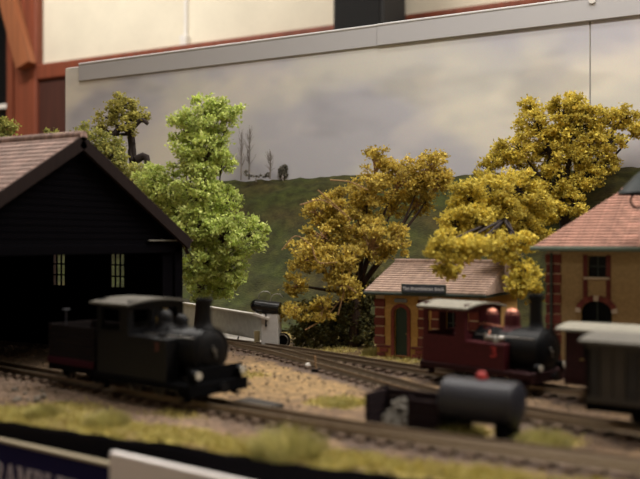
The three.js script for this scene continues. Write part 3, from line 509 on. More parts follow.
// ---------------------------------------------------------------- small station
const font = await new FontLoader().loadAsync('fonts/droid/droid_serif_bold.typeface.json');
const fontSans = await new FontLoader().loadAsync('fonts/droid/droid_sans_bold.typeface.json');
function tiledRoof(parent, w, d, ye, yr, insetL, insetR, n, mats, deck) {
  // hipped or gabled roof over x -w/2..w/2, z -d/2..d/2; insets: how far the ridge stops short of each end
  const e = (t, k) => [-w / 2 + insetL * t, w / 2 - insetR * t];
  const slope = (name, sd) => {
    const rf = new THREE.Group(); rf.name = name; parent.add(rf);
    for (let i = 0; i < n; i++) {
      const t0 = i / n, t1 = Math.min(1, (i + 1.18) / n), [a0, b0] = e(t0), [a1, b1] = e(t1);
      const y0 = ye + (yr - ye) * t0, y1 = ye + (yr - ye) * t1, z0 = sd * d / 2 * (1 - t0), z1 = sd * d / 2 * (1 - t1), th = 0.0016, lift = 0.0012;
      const A = V(a0, y0 + lift, z0), B = V(b0, y0 + lift, z0), C = V(b1, y1, z1), D = V(a1, y1, z1), dn = V(0, -th, 0);
      const q = (a, b, c, dd) => [a, b, c, a, c, dd], v = [...q(A, B, C, D), ...q(A.clone().add(dn), B.clone().add(dn), B, A), ...q(B.clone().add(dn), C.clone().add(dn), C, B), ...q(D.clone().add(dn), A.clone().add(dn), A, D), ...q(B.clone().add(dn), A.clone().add(dn), D.clone().add(dn), C.clone().add(dn))];
      const g = new THREE.BufferGeometry(); const pos = [], uv = []; for (const k of v) { pos.push(k.x, k.y, k.z); uv.push(k.x, k.z + k.y); }
      g.setAttribute('position', new THREE.Float32BufferAttribute(pos, 3)); g.setAttribute('uv', new THREE.Float32BufferAttribute(uv, 2)); g.computeVertexNormals();
      place(rf, 'tile_course', g, mats[i % mats.length], 0, 0, 0);
    }
  };
  slope('roof_slope', 1); slope('roof_slope', -1);
  for (const [sx, ins] of [[-1, insetL], [1, insetR]]) if (ins > 0) {
    const rf = new THREE.Group(); rf.name = 'roof_hip'; parent.add(rf);
    for (let i = 0; i < n; i++) {
      const t0 = i / n, t1 = Math.min(1, (i + 1.18) / n), y0 = ye + (yr - ye) * t0 + 0.0012, y1 = ye + (yr - ye) * t1, x0 = sx * (w / 2 - ins * t0), x1 = sx * (w / 2 - ins * t1), h0 = d / 2 * (1 - t0), h1 = d / 2 * (1 - t1);
      const pos = [x0, y0, h0, x0, y0, -h0, x1, y1, -h1, x0, y0, h0, x1, y1, -h1, x1, y1, h1, x0, y0 - 0.0016, h0, x0, y0 - 0.0016, -h0, x0, y0, -h0, x0, y0 - 0.0016, h0, x0, y0, -h0, x0, y0, h0];
      const uv = []; for (let k = 0; k < pos.length; k += 3) uv.push(pos[k + 2], pos[k] + pos[k + 1]);
      const g = new THREE.BufferGeometry(); g.setAttribute('position', new THREE.Float32BufferAttribute(pos, 3)); g.setAttribute('uv', new THREE.Float32BufferAttribute(uv, 2)); g.computeVertexNormals();
      place(rf, 'tile_course', g, mats[i % mats.length], 0, 0, 0);
    }
  }
  part(parent, 'roof_deck', [box(w - 0.002, 0.0018, d - 0.002, 0, ye - 0.0022, 0)], deck);
  part(parent, 'ridge_tile', tube([V(-w / 2 + insetL, yr + 0.0006, 0), V(0, yr + 0.0006, 0), V(w / 2 - insetR, yr + 0.0006, 0)], 0.0022, 0.0022, 4, 8), mats[0]);
}
const quoinA = geo(rbox(0.0108, 0.0074, 0.0108, 0.0005)), quoinB = geo(rbox(0.0098, 0.0074, 0.0098, 0.0005));
function pier(parent, x, z, h, y0 = 0.012) {
  part(parent, 'pier', box(0.0085, h - y0, 0.0085, x, (h + y0) / 2, z), m.mortar);
  const n = Math.floor((h - y0) / 0.0088);
  for (let i = 0; i < n; i++) place(parent, 'quoin_block', i % 2 ? quoinB : quoinA, i % 2 ? m.brick : m.brickB, x, y0 + 0.0044 + i * 0.0088, z);
}
{
  const zf = -0.752, xl = onZ(377, 330, zf).x, xr = onZ(480, 330, zf).x, w = xr - xl, d = 0.115, ye = 0.0605, yr = 0.088;
  const s = thing('station_building', 'small ochre station with brick quoins, green door and name board', 'building', [(xl + xr) / 2, G, zf - d / 2]);
  const X = (px) => onZ(px, 330, zf).x - (xl + xr) / 2, f = d / 2;
  const d0 = X(394.5), d1 = X(407.5);
  const wx0 = X(446), wx1 = X(458);
  part(s, 'wall', extrude(shape(rect(-w / 2, 0, w / 2, ye), [archHole(d0, 0.002, d1, 0.047, 0.005), archHole(wx0, 0.02, wx1, 0.047, 0.005)]), 0.005, 0, 0, f - 0.005), m.ochre);
  part(s, 'wall', box(0.005, ye, d - 0.01, -w / 2 + 0.0025, ye / 2, 0), m.ochre);
  part(s, 'wall', box(0.005, ye, d - 0.01, w / 2 - 0.0025, ye / 2, 0), m.ochre);
  part(s, 'wall', box(w, ye, 0.005, 0, ye / 2, -f + 0.0025), m.ochre);
  part(s, 'gable', extrude(shape([[-f, ye], [f, ye], [0, yr - 0.001]]), 0.004, -w / 2, 0, 0, 0, Math.PI / 2, 0), m.ochre);
  part(s, 'gable', extrude(shape([[-f, ye], [f, ye], [0, yr - 0.001]]), 0.004, w / 2 - 0.004, 0, 0, 0, Math.PI / 2, 0), m.ochre);
  const door = part(s, 'door', extrude(shape(archHole(d0, 0.002, d1, 0.047, 0.005)), 0.0015, 0, 0, f - 0.0045), m.greenDoor);
  part(door, 'handle', ball(0.0008, d1 - 0.0025, 0.022, f - 0.0028), m.brass);
  const ring = (a0, a1, y0, y1, rise, g) => extrude(shape(archHole(a0 - g, y0, a1 + g, y1 + g, rise + g), [archHole(a0, y0 + 0.0001, a1, y1, rise)]), 0.0022, 0, 0, f - 0.0008);
  part(s, 'door_surround', ring(d0, d1, 0.002, 0.047, 0.005, 0.0032), m.brick);
  part(s, 'window_surround', ring(wx0, wx1, 0.02, 0.047, 0.005, 0.003), m.brick);
  const wn = part(s, 'window', extrude(shape(archHole(wx0, 0.02, wx1, 0.047, 0.005)), 0.001, 0, 0, f - 0.0045), m.darkGlass);
  part(wn, 'glazing_bar', [box(0.001, 0.026, 0.001, (wx0 + wx1) / 2, 0.034, f - 0.003), box(wx1 - wx0, 0.001, 0.001, 0, 0.034, f - 0.003).translate((wx0 + wx1) / 2, 0, 0)], m.gutterDark);
  part(s, 'door_plaque', rbox((d1 - d0) * 0.95, 0.0034, 0.0014, 0.0003, (d0 + d1) / 2, 0.0532, f + 0.0008), m.plaque);
  for (const px of [380, 423.5, 437, 475]) pier(s, X(px), f - 0.0035, ye - 0.001, 0.011);
  // plinth of bricks
  const bg = geo(rbox(0.0082, 0.0034, 0.003, 0.0004));
  for (let r = 0; r < 2; r++) for (let i = 0; i < Math.floor(w / 0.009); i++) { const x = -w / 2 + 0.0045 + i * 0.009 + (r % 2 ? 0.003 : 0); if (x > d0 - 0.0075 && x < d1 + 0.0075 || x > w / 2 - 0.003) continue; place(s, 'plinth_brick', bg, (i + r) % 3 ? m.brick : m.brickB, x, 0.0022 + r * 0.0041, f + 0.0004); }
  part(s, 'string_course', rbox(d0 + w / 2 - 0.004, 0.002, 0.003, 0.0004, (-w / 2 + d0 - 0.004) / 2, 0.0098, f + 0.0004), m.brickB);
  part(s, 'string_course', rbox(w / 2 - d1 - 0.004, 0.002, 0.003, 0.0004, (w / 2 + d1 + 0.004) / 2, 0.0098, f + 0.0004), m.brickB);
  tiledRoof(s, w + 0.017, d + 0.02, ye + 0.001, yr, 0.002, 0.002, 14, tileMats([152, 128, 114], 0.35), m.gutterDark);
  part(s, 'gutter', rbox(w + 0.018, 0.0028, 0.0028, 0.0008, 0, ye - 0.0006, f + 0.0112), m.gutterDark);
  // name board
  const cv = document.createElement('canvas'); cv.width = 512; cv.height = 84; const cx = cv.getContext('2d');
  cx.fillStyle = '#3c424e'; cx.fillRect(0, 0, 512, 84); cx.fillStyle = '#e4e6ec'; cx.font = 'bold 50px sans-serif'; cx.textAlign = 'center'; cx.textBaseline = 'middle'; cx.fillText('The Brambleton Dock', 256, 43);
  const tx = new THREE.CanvasTexture(cv); tx.colorSpace = THREE.SRGBColorSpace;
  const n0 = X(407), n1 = X(451), nb = new THREE.Group(); nb.name = 'name_board'; s.add(nb); nb.position.set((n0 + n1) / 2, ye + 0.0050, f + 0.0125);
  part(nb, 'board', rbox(n1 - n0, 0.0084, 0.0016, 0.0003, 0, 0, 0), m.gutterDark);
  const pl = new THREE.PlaneGeometry((n1 - n0) * 0.92, 0.0066); pl.translate(0, 0, 0.0009);
  part(nb, 'lettering', pl, MT(tx, 0.7), true);
}

// ---------------------------------------------------------------- building with pink hipped roof
{
  const zf = -0.722, xl = onZ(548, 280, zf).x, w = 0.26, d = 0.165, ye = 0.1030, yr = 0.1525;
  const s = thing('goods_building', 'cream two-storey building with a pink-tiled hipped roof', 'building', [xl + w / 2, G, zf - d / 2]);
  const X = (px) => onZ(px, 280, zf).x - (xl + w / 2), f = d / 2, Y = (py) => onZ(595, py, zf).y - G;
  const u0 = X(588), u1 = X(606), a0 = X(581), a1 = X(612);
  const uy0 = Y(277), uy1 = Y(256), ay0 = 0.02, ay1 = Y(301);
  const holes = [rect(u0, uy0, u1, uy1), archHole(a0, ay0, a1, ay1, 0.009), rect(u0 + 0.09, uy0, u1 + 0.09, uy1), archHole(a0 + 0.09, ay0, a1 + 0.09, ay1, 0.009)];
  part(s, 'wall', extrude(shape(rect(-w / 2, 0, w / 2, ye), holes), 0.006, 0, 0, f - 0.006), m.ochreDull);
  part(s, 'wall', box(0.006, ye, d - 0.012, -w / 2 + 0.003, ye / 2, 0), m.ochreDull);
  part(s, 'wall', box(0.006, ye, d - 0.012, w / 2 - 0.003, ye / 2, 0), m.ochreDull);
  part(s, 'wall', box(w, ye, 0.006, 0, ye / 2, -f + 0.003), m.ochreDull);
  for (const o of [0, 0.09]) {
    const wn = part(s, 'window', box(u1 - u0, uy1 - uy0, 0.001, (u0 + u1) / 2 + o, (uy0 + uy1) / 2, f - 0.005), m.darkGlass);
    part(wn, 'glazing_bar', [box(0.001, uy1 - uy0, 0.0012, (u0 + u1) / 2 + o, (uy0 + uy1) / 2, f - 0.0042), box(u1 - u0, 0.001, 0.0012, (u0 + u1) / 2 + o, (uy0 + uy1) / 2, f - 0.0042)], m.gutterDark);
    for (const sx of [u0 - 0.002, u1 + 0.002]) part(s, 'brick_strip', rbox(0.0036, uy1 - uy0 + 0.022, 0.0022, 0.0004, sx + o, (uy0 + uy1) / 2 - 0.010, f + 0.0002), m.brickB);
    part(s, 'window_sill', rbox(u1 - u0 + 0.006, 0.002, 0.004, 0.0004, (u0 + u1) / 2 + o, uy0 - 0.001, f + 0.0005), m.stoneBlock);
    const aw = part(s, 'arched_window', extrude(shape(archHole(a0 + o, ay0, a1 + o, ay1, 0.009)), 0.001, 0, 0, f - 0.0055), m.darkGlass);
    part(aw, 'glazing_bar', [box(0.001, ay1 - ay0, 0.0012, (a0 + a1) / 2 + o, (ay0 + ay1) / 2, f - 0.004), box(a1 - a0, 0.001, 0.0012, (a0 + a1) / 2 + o, (ay0 + ay1) / 2 + 0.004, f - 0.004)], m.gutterDark);
    // arch bricks with pale keystone and springers
    const c = (a0 + a1) / 2 + o, hwid = (a1 - a0) / 2, n = 11, vg = geo(rbox(0.0042, 0.0044, 0.003, 0.0004));
    for (let i = 0; i < n; i++) { const t = Math.PI * (i + 0.5) / n, x = c + (hwid + 0.0022) * Math.cos(t), y = ay1 - 0.009 + (0.009 + 0.0022) * Math.sin(t), st = i === 0 || i === n - 1 || i === (n - 1) / 2; place(s, st ? 'stone_block' : 'arch_brick', vg, st ? m.stoneBlock : i % 2 ? m.brick : m.brickB, x, y, f + 0.0006, 0, 0, Math.atan2(0.9 * Math.sin(t) , Math.cos(t)) - Math.PI / 2); }
  }
  const qg = geo(rbox(0.0128, 0.0072, 0.0128, 0.0005)), qh = geo(rbox(0.0118, 0.0072, 0.0118, 0.0005));
  for (const sx of [-1, 1]) { part(s, 'pier', box(0.0105, ye - 0.002, 0.0105, sx * (w / 2 - 0.0045), (ye - 0.002) / 2, f - 0.0045), m.mortar); for (let i = 0; i < 12; i++) place(s, 'quoin_block', i % 2 ? qg : qh, i % 2 ? m.brick : m.brickB, sx * (w / 2 - 0.0045), 0.0042 + i * 0.0082, f - 0.0045); }
  tiledRoof(s, w + 0.018, d + 0.022, ye + 0.001, yr, 0.052, 0.052, 20, tileMats([152, 112, 97], 0.45), m.gutter);
  part(s, 'gutter', rbox(w + 0.020, 0.0036, 0.0036, 0.001, 0, ye - 0.0006, f + 0.0125), m.gutter);
  part(s, 'gutter', rbox(0.0036, 0.0036, d + 0.023, 0.001, -w / 2 - 0.0105, ye - 0.0006, 0), m.gutter);
  part(s, 'down_pipe', cyl(0.0011, 0.0011, ye - 0.004, -w / 2 + 0.0035, (ye - 0.004) / 2, f + 0.0032, 0, 0, 0, 8), m.gutterDark);
}

// ---------------------------------------------------------------- rolling stock
const wheelG = geo([cyl(0.0072, 0.0072, 0.002, 0, 0, 0, Math.PI / 2, 0, 0, 24), cyl(0.0018, 0.0018, 0.0036, 0, 0, 0, Math.PI / 2)]);
const rimG = geo(torus(0.0068, 0.0006, 0, 0, 0.001));
const smallWheel = geo([cyl(0.0056, 0.0056, 0.002, 0, 0, 0, Math.PI / 2, 0, 0, 20), cyl(0.0015, 0.0015, 0.0036, 0, 0, 0, Math.PI / 2)]);
const smallRim = geo(torus(0.0053, 0.0005, 0, 0, 0.001));
function wheels(t, xs, small, y) { const r = small ? 0.0056 : 0.0072; for (const x of xs) for (const s of [1, -1]) { const w = place(t, 'wheel', small ? smallWheel : wheelG, m.wheel, x, y + r, s * (GAUGE / 2 + 0.0001), 0); place(w, 'wheel_rim', small ? smallRim : rimG, m.wheelRim, 0, 0, s > 0 ? 0.0003 : -0.0023); } for (const x of xs) part(t, 'axle', cyl(0.001, 0.001, GAUGE, x, y + r, 0, Math.PI / 2, 0, 0, 8), m.wheel); }
function cabRoof(w, l, y, rise, x) { // curved roof, arc across z
  const n = 10, a = [], b = []; for (let i = 0; i <= n; i++) { const t = -1 + 2 * i / n; a.push([t * w / 2, y + rise * (1 - t * t)]); b.unshift([t * w / 2, y + rise * (1 - t * t) - 0.0014]); }
  return extrude(shape([...a, ...b]), l, x - l / 2, 0, 0, 0, Math.PI / 2, 0);
}
function loco(o) {
  const t = thing('tank_engine', o.label, 'locomotive', [o.x, G + RAILTOP - 0.0004, o.z], -o.yaw), L = o.L, W = o.W, y0 = 0.0115 * o.k, k = o.k;
  const f = part(t, 'running_plate', [rbox(L, 0.0022, W, 0.0005, 0, y0, 0), box(L - 0.004, 0.005, GAUGE - 0.005, 0, y0 - 0.003, 0), box(L - 0.002, 0.0024, 0.0012, 0, y0 - 0.002, W / 2 - 0.0008), box(L - 0.002, 0.0024, 0.0012, 0, y0 - 0.002, -W / 2 + 0.0008)], o.frame);
  for (const s of [1, -1]) {
    const bb = part(t, 'buffer_beam', rbox(0.0025, 0.0075, W, 0.0005, s * (L / 2 + 0.0005), y0 - 0.002, 0), o.beam);
    part(bb, 'buffer', [cyl(0.0012, 0.0012, 0.005, s * (L / 2 + 0.0035), y0 - 0.002, 0, 0, 0, Math.PI / 2, 10), cyl(0.0034, 0.0034, 0.001, s * (L / 2 + 0.006), y0 - 0.002, 0, 0, 0, Math.PI / 2, 16)], m.blackPaint);
    for (const z of [-1, 1]) part(t, 'step', [box(0.0055, 0.0008, 0.005, s * (L / 2 - 0.006), 0.0025, z * (W / 2 - 0.003)), box(0.0055, y0 - 0.003, 0.0008, s * (L / 2 - 0.006), y0 / 2 + 0.0006, z * (W / 2 - 0.005))], o.frame);
  }
  wheels(t, [-0.23 * L, 0.02 * L, 0.27 * L], false, 0);
  for (const s of [1, -1]) { part(t, 'coupling_rod', rbox(0.5 * L + 0.004, 0.0018, 0.0008, 0.0003, 0.02 * L, 0.0055, s * (GAUGE / 2 + 0.003)), m.steel); part(t, 'cylinder', cyl(0.0042, 0.0042, 0.012, 0.37 * L, 0.0075, s * (GAUGE / 2 + 0.0055), 0, 0, Math.PI / 2, 16), o.frame); }
  // boiler
  const by = o.boilerY, br = o.boilerR, cabX = -L / 2 + o.cabL, front = L / 2 - o.frontGap;
  part(t, 'boiler', [cyl(br, br, front - o.smoke - cabX, (front - o.smoke + cabX) / 2, by, 0, 0, 0, Math.PI / 2, 28), torus(br, 0.0005, cabX + 0.014, by, 0, 0, Math.PI / 2), torus(br, 0.0005, front - o.smoke - 0.008, by, 0, 0, Math.PI / 2)], o.boilerMat);
  const sb = part(t, 'smokebox', [cyl(br * 1.08, br * 1.08, o.smoke, front - o.smoke / 2, by, 0, 0, 0, Math.PI / 2, 32), box(o.smoke * 0.9, by - y0 - br * 0.5, br * 1.5, front - o.smoke / 2, (by - br * 0.5 + y0) / 2, 0)], o.smokeMat);
  const dr = part(t, 'smokebox_door', [lathe([[0, 0.0022], [br * 0.5, 0.0018], [br * 0.86, 0.0006], [br * 0.92, -0.001]], front + 0.0004, by, 0, 0, 0, -Math.PI / 2), torus(br * 0.94, 0.0007, front + 0.0002, by, 0, 0, Math.PI / 2)], o.smokeMat);
  part(dr, 'door_dart', [bar(V(front + 0.0032, by - 0.004, -0.001), V(front + 0.0032, by + 0.003, 0.002), 0.0008, 0.0008), cyl(0.001, 0.001, 0.002, front + 0.003, by, 0, 0, 0, Math.PI / 2, 8)], m.steel);
  const ch = part(t, 'chimney', lathe([[0.0056, 0], [0.0042, 0.0022], [0.0036, 0.006], [0.0036, o.chimY - 0.004], [0.0044, o.chimY - 0.003], [0.0044, o.chimY], [0.0033, o.chimY], [0.0028, 0.004]].map(p => [p[0] * o.chimW, p[1]]), front - o.smoke / 2, by + br * 1.02, 0), o.smokeMat);
  for (const [x, r, h, mat, top] of o.domes) { const dm = part(t, 'dome', lathe([[r * 1.5, -0.002], [r * 1.05, 0.001], [r, 0.003], [r, h * 0.55], [r * 0.85, h * 0.8], [r * 0.5, h * 0.96], [0, h]], x, by + br - 0.0006, 0), mat); if (top) part(dm, 'dome_cap', lathe([[r * 0.92, h * 0.72], [r * 0.6, h * 0.95], [0, h * 1.04]], x, by + br - 0.0006, 0), top); }
  // fittings on the boiler
  part(t, 'safety_valve', [cyl(0.0012, 0.0016, 0.006, cabX + 0.004, by + br + 0.002, 0.002), cyl(0.0012, 0.0016, 0.006, cabX + 0.004, by + br + 0.002, -0.002)], m.brass);
  part(t, 'whistle', [cyl(0.0007, 0.0007, 0.006, cabX + 0.003, by + br + 0.006, -0.005), cyl(0.0013, 0.0013, 0.002, cabX + 0.003, by + br + 0.009, -0.005)], m.brass);
  part(t, 'handrail', [tube([V(cabX + 0.002, by + br * 0.62, br * 0.86), V(0, by + br * 0.62, br * 0.88), V(front - 0.003, by + br * 0.62, br * 0.9)], 0.0004, 0.0004, 4, 5)], m.steel);
  part(t, 'feed_pipe', [tube([V(0.05 * L, by + br * 0.8, br * 0.6), V(0.05 * L + 0.002, by + br * 0.3, br + 0.001), V(0.05 * L + 0.003, y0, br + 0.002)], 0.0007, 0.0007, 8, 5), tube([V(cabX, by + br + 0.001, 0.005), V(0, by + br + 0.0015, 0.006), V(0.2 * L, by + br * 0.95, 0.005)], 0.0006, 0.0006, 8, 5)], o.pipe);
  if (o.pump) part(t, 'pump', [cyl(0.0022, 0.0022, 0.010, 0.012, o.tankTop + 0.0025, W / 2 - 0.007, 0, 0, Math.PI / 2, 14), ball(0.0026, 0.020, o.tankTop + 0.0028, W / 2 - 0.007), cyl(0.0012, 0.0012, 0.006, 0.006, o.tankTop + 0.003, W / 2 - 0.007, 0, 0, 0, 10)], m.steel);
  // side tanks
  const tx0 = cabX - 0.001, tx1 = front - o.smoke - o.tankGap, th = o.tankTop - y0, tw = o.tankW;
  for (const s of [1, -1]) {
    const tk = part(t, 'side_tank', rbox(tx1 - tx0, th, tw, 0.0011, (tx0 + tx1) / 2, y0 + th / 2, s * (W / 2 - tw / 2 - 0.001)), o.body);
    part(tk, 'tank_filler', [cyl(0.0028, 0.003, 0.0022, tx1 - 0.009, o.tankTop + 0.0008, s * (W / 2 - tw / 2 - 0.001), 0, 0, 0, 16), rbox(0.0012, 0.001, 0.0065, 0.0003, tx1 - 0.009, o.tankTop + 0.002, s * (W / 2 - tw / 2 - 0.001))], o.filler);
    for (const by2 of [o.tankTop - 0.002, y0 + 0.002]) part(tk, 'tank_beading', box(tx1 - tx0, 0.0008, 0.0005, (tx0 + tx1) / 2, by2, s * (W / 2 - 0.0009)), o.body);
    if (s > 0 && o.number) { const tg = new TextGeometry(o.number, { font: fontSans, size: 0.0072 * o.numK, depth: 0.0004, curveSegments: 3 }); tg.computeBoundingBox(); const q = tg.boundingBox; part(tk, 'number', tg.translate(tx1 - 0.0085 - (q.max.x + q.min.x) / 2, o.numY - (q.max.y + q.min.y) / 2, W / 2 - 0.00085), o.numMat); }
  }
  // cab
  const cy = o.cabY, cw = W - 0.002, cl = o.cabL;
  for (const s of [1, -1]) {
    const wall = shape(rect(-L / 2 + 0.001, y0, cabX, cy), [rect(-L / 2 + 0.0055, o.tankTop + 0.002, cabX - 0.009, cy - 0.004)]);
    part(t, 'cab_side', extrude(wall, 0.0012, 0, 0, s > 0 ? cw / 2 - 0.0012 : -cw / 2), o.body);
  }
  const spect = (x) => extrude(shape(rect(-cw / 2 + 0.001, y0, cw / 2 - 0.001, cy + o.rise * 0.75), [rect(-cw / 2 + 0.005, o.tankTop + 0.004, -0.004, cy - 0.004), rect(0.004, o.tankTop + 0.004, cw / 2 - 0.005, cy - 0.004)]), 0.0012, x, 0, 0, 0, Math.PI / 2, 0);
  part(t, 'cab_front', spect(cabX - 0.0016), o.body);
  part(t, 'cab_back', spect(-L / 2 + 0.001), o.body);
  part(t, 'cab_roof', cabRoof(W + 0.004, cl + 0.007, cy, o.rise, -L / 2 + cl / 2), o.roof);
  part(t, 'bunker', rbox(0.006, o.tankTop - y0, W - 0.006, 0.0008, -L / 2 - 0.001 + 0.002, (o.tankTop + y0) / 2, 0), o.body);
  if (o.scale) t.scale.setScalar(o.scale);
  // lamps at the front
  for (const z of o.lamps) { const lp = part(t, 'headlamp', [cyl(0.0028, 0.0028, 0.004, L / 2 + 0.0006, o.lampY, z, 0, 0, Math.PI / 2, 16), box(0.002, 0.004, 0.0016, L / 2, o.lampY - 0.003, z)], m.blackPaint); part(lp, 'lens', cyl(0.0024, 0.0024, 0.0008, L / 2 + 0.003, o.lampY, z, 0, 0, Math.PI / 2, 16), m.lampLens); }
  if (o.frontPlate) part(t, 'front_weatherboard', rbox(0.0014, o.frontPlate, W - 0.004, 0.0004, L / 2 - 0.002, y0 + o.frontPlate / 2, 0), o.frame);
  return t;
}
loco({ label: 'black side-tank steam engine in front of the black shed', x: -0.378, z: -0.4711, yaw: 0.20, scale: 1.03, L: 0.094, W: 0.049, k: 1, frame: m.blackDull, beam: m.blackDull, boilerY: 0.0315, boilerR: 0.0135, boilerMat: m.blackTank, smokeMat: m.blackPaint, cabL: 0.034, frontGap: 0.006, smoke: 0.013, chimY: 0.019, chimW: 1.2,
  domes: [[-0.004, 0.0052, 0.0105, m.blackTank], [0.013, 0.0042, 0.0085, m.blackTank]], pipe: m.blackTank, tankTop: 0.0395, tankW: 0.0105, tankGap: 0.003, filler: m.blackTank, body: m.blackTank, number: '3', numK: 0.75, numY: 0.034, numMat: M(0x5a2a22, 0.6), cabY: 0.0595, rise: 0.0028, roof: m.roofGrey, lamps: [-0.0185, 0.0185], lampY: 0.0185, frontPlate: 0.011 });
loco({ label: 'maroon side-tank steam engine with a pale cab roof in front of the station', x: -0.2065, z: -0.6385, yaw: 0.31, L: 0.098, W: 0.047, k: 0.85, frame: m.maroonDark, beam: m.maroonDark, boilerY: 0.0248, boilerR: 0.0150, boilerMat: m.blackPaint, smokeMat: m.blackPaint, cabL: 0.041, frontGap: 0.001, smoke: 0.020, chimY: 0.025, chimW: 1.25,
  domes: [[0.000, 0.0054, 0.0135, m.maroon, m.copper], [0.018, 0.0060, 0.0145, m.maroon, m.copper]], tankTop: 0.0298, tankW: 0.0085, tankGap: 0.002, filler: m.steel, pipe: m.copper, pump: true, body: m.maroon, number: '3', numK: 1.05, numY: 0.0235, numMat: m.redPaint, cabY: 0.0535, rise: 0.0035, roof: m.cabRoofPale, lamps: [-0.015, 0.015], lampY: 0.0145, frontPlate: 0 });

function wagonFrame(t, L, W, y, mat) {
  part(t, 'underframe', [rbox(L, 0.004, W - 0.012, 0.0005, 0, y, 0), box(L, 0.0045, 0.0018, 0, y, W / 2 - 0.0016), box(L, 0.0045, 0.0018, 0, y, -W / 2 + 0.0016)], mat);
  for (const s of [1, -1]) { const b = part(t, 'buffer_beam', rbox(0.002, 0.006, W - 0.002, 0.0004, s * (L / 2), y, 0), mat); part(b, 'buffer', [cyl(0.001, 0.001, 0.004, s * (L / 2 + 0.002), y, 0, 0, 0, Math.PI / 2, 10), cyl(0.003, 0.003, 0.001, s * (L / 2 + 0.0042), y, 0, 0, 0, Math.PI / 2, 16)], m.blackPaint); }
  for (const x of [-L * 0.3, L * 0.3]) for (const s of [1, -1]) part(t, 'axle_guard', [box(0.006, 0.006, 0.0014, x, y - 0.004, s * (GAUGE / 2 + 0.0042))], m.blackDull);
  wheels(t, [-L * 0.3, L * 0.3], true, 0);
}
{ // maroon coach
  const L = 0.175, W = 0.046, t = thing('railway_coach', 'maroon coach with a pale grey roof ahead of the maroon engine', 'coach', [-0.139 + L / 2, G + RAILTOP - 0.0004, -0.6055], -0.06);
  wagonFrame(t, L, W, 0.0105, m.maroonDark);
  const y0 = 0.0125, y1 = 0.044, n = 6, hol = []; for (let i = 0; i < n; i++) { const x = -L / 2 + 0.009 + i * (L - 0.018) / n; hol.push(rect(x + 0.003, 0.027, x + (L - 0.018) / n - 0.003, 0.040)); }
  for (const s of [1, -1]) {
    const sd = part(t, 'side', extrude(shape(rect(-L / 2, y0, L / 2, y1), hol), 0.0014, 0, 0, s > 0 ? W / 2 - 0.0014 : -W / 2), m.maroonDark);
    for (const h of hol) part(sd, 'window', box(h[1][0] - h[0][0], 0.013, 0.0006, (h[0][0] + h[1][0]) / 2, 0.0335, s * (W / 2 - 0.0011)), m.darkGlass);
    for (const h of hol) part(sd, 'door_handle', box(0.0025, 0.0008, 0.0008, h[0][0] - 0.001, 0.0255, s * (W / 2 + 0.0002)), m.brass);
  }
  for (const s of [1, -1]) part(t, 'end', box(0.0014, y1 - y0, W - 0.003, s * (L / 2 - 0.0007), (y0 + y1) / 2, 0), m.maroonDark);
  part(t, 'coach_roof', cabRoof(W + 0.006, L + 0.012, y1 + 0.0012, 0.0022, 0), m.cabRoofPale);
}
{ // grey planked van
  const L = 0.13, W = 0.044, t = thing('goods_van', 'grey planked goods van with a pale roof at the picture edge', 'wagon', [-0.105 + L / 2, G + RAILTOP - 0.0004, -0.513], -0.14);
  wagonFrame(t, L, W, 0.0115, m.blackDull);
  const y0 = 0.0135, y1 = 0.047, n = 18, pw = L / n, pg = geo(rbox(pw * 0.93, y1 - y0, 0.0018, 0.0004)), eg = geo(rbox(0.0018, y1 - y0, W / 8 * 0.93, 0.0004));
  for (const s of [1, -1]) for (let i = 0; i < n; i++) place(t, 'plank', pg, i % 3 ? m.plank : m.plankB, -L / 2 + (i + 0.5) * pw, (y0 + y1) / 2, s * (W / 2 - 0.001));
  for (const s of [1, -1]) for (let i = 0; i < 8; i++) place(t, 'plank', eg, i % 3 ? m.plank : m.plankB, s * (L / 2 - 0.001), (y0 + y1) / 2, -W / 2 + (i + 0.5) * W / 8);
  for (const a of [-1, 1]) for (const b of [-1, 1]) part(t, 'corner_post', box(0.0024, y1 - y0, 0.0024, a * (L / 2 - 0.0006), (y0 + y1) / 2, b * (W / 2 - 0.0006)), m.darkWood);
  part(t, 'floor_panel', box(L - 0.004, 0.0015, W - 0.004, 0, y0, 0), m.darkWood);
  part(t, 'side_rail', [box(L, 0.003, 0.0012, 0, y0 + 0.002, W / 2 + 0.0004), box(L, 0.002, 0.0012, 0, y1 - 0.002, W / 2 + 0.0004)], m.plank);
  part(t, 'van_roof', cabRoof(W + 0.005, L + 0.008, y1 + 0.0012, 0.003, 0), m.roofGrey);
}
{ // dark wagon standing in the shed mouth
  const L = 0.058, W = 0.04, t = thing('open_wagon', 'dark open wagon with a red lower band in the shed mouth', 'wagon', [-0.4625, G + RAILTOP - 0.0004, -0.4885], -0.2);
  wagonFrame(t, L, W, 0.0105, m.blackDull);
  for (const s of [1, -1]) for (let i = 0; i < 4; i++) part(t, 'plank', rbox(L, 0.0068, 0.0016, 0.0004, 0, 0.017 + i * 0.0071, s * (W / 2 - 0.001)), m.darkWood);
  for (const s of [1, -1]) for (let i = 0; i < 4; i++) part(t, 'plank', rbox(0.0016, 0.0068, W - 0.005, 0.0004, s * (L / 2 - 0.001), 0.017 + i * 0.0071, 0), m.darkWood);
  part(t, 'side_band', rbox(L, 0.0048, 0.0012, 0.0003, 0, 0.0155, W / 2 + 0.0002), P(0x32101a, 0.8, 0.2));
  part(t, 'floor_panel', box(L - 0.003, 0.0015, W - 0.004, 0, 0.0134, 0), m.darkWood);
  part(t, 'brake_wheel', [cyl(0.0006, 0.0006, 0.012, -0.01, 0.047, W / 2 - 0.003, 0, 0, 0, 8), torus(0.0026, 0.0005, -0.01, 0.053, W / 2 - 0.003, Math.PI / 2)], m.tankGrey);
}

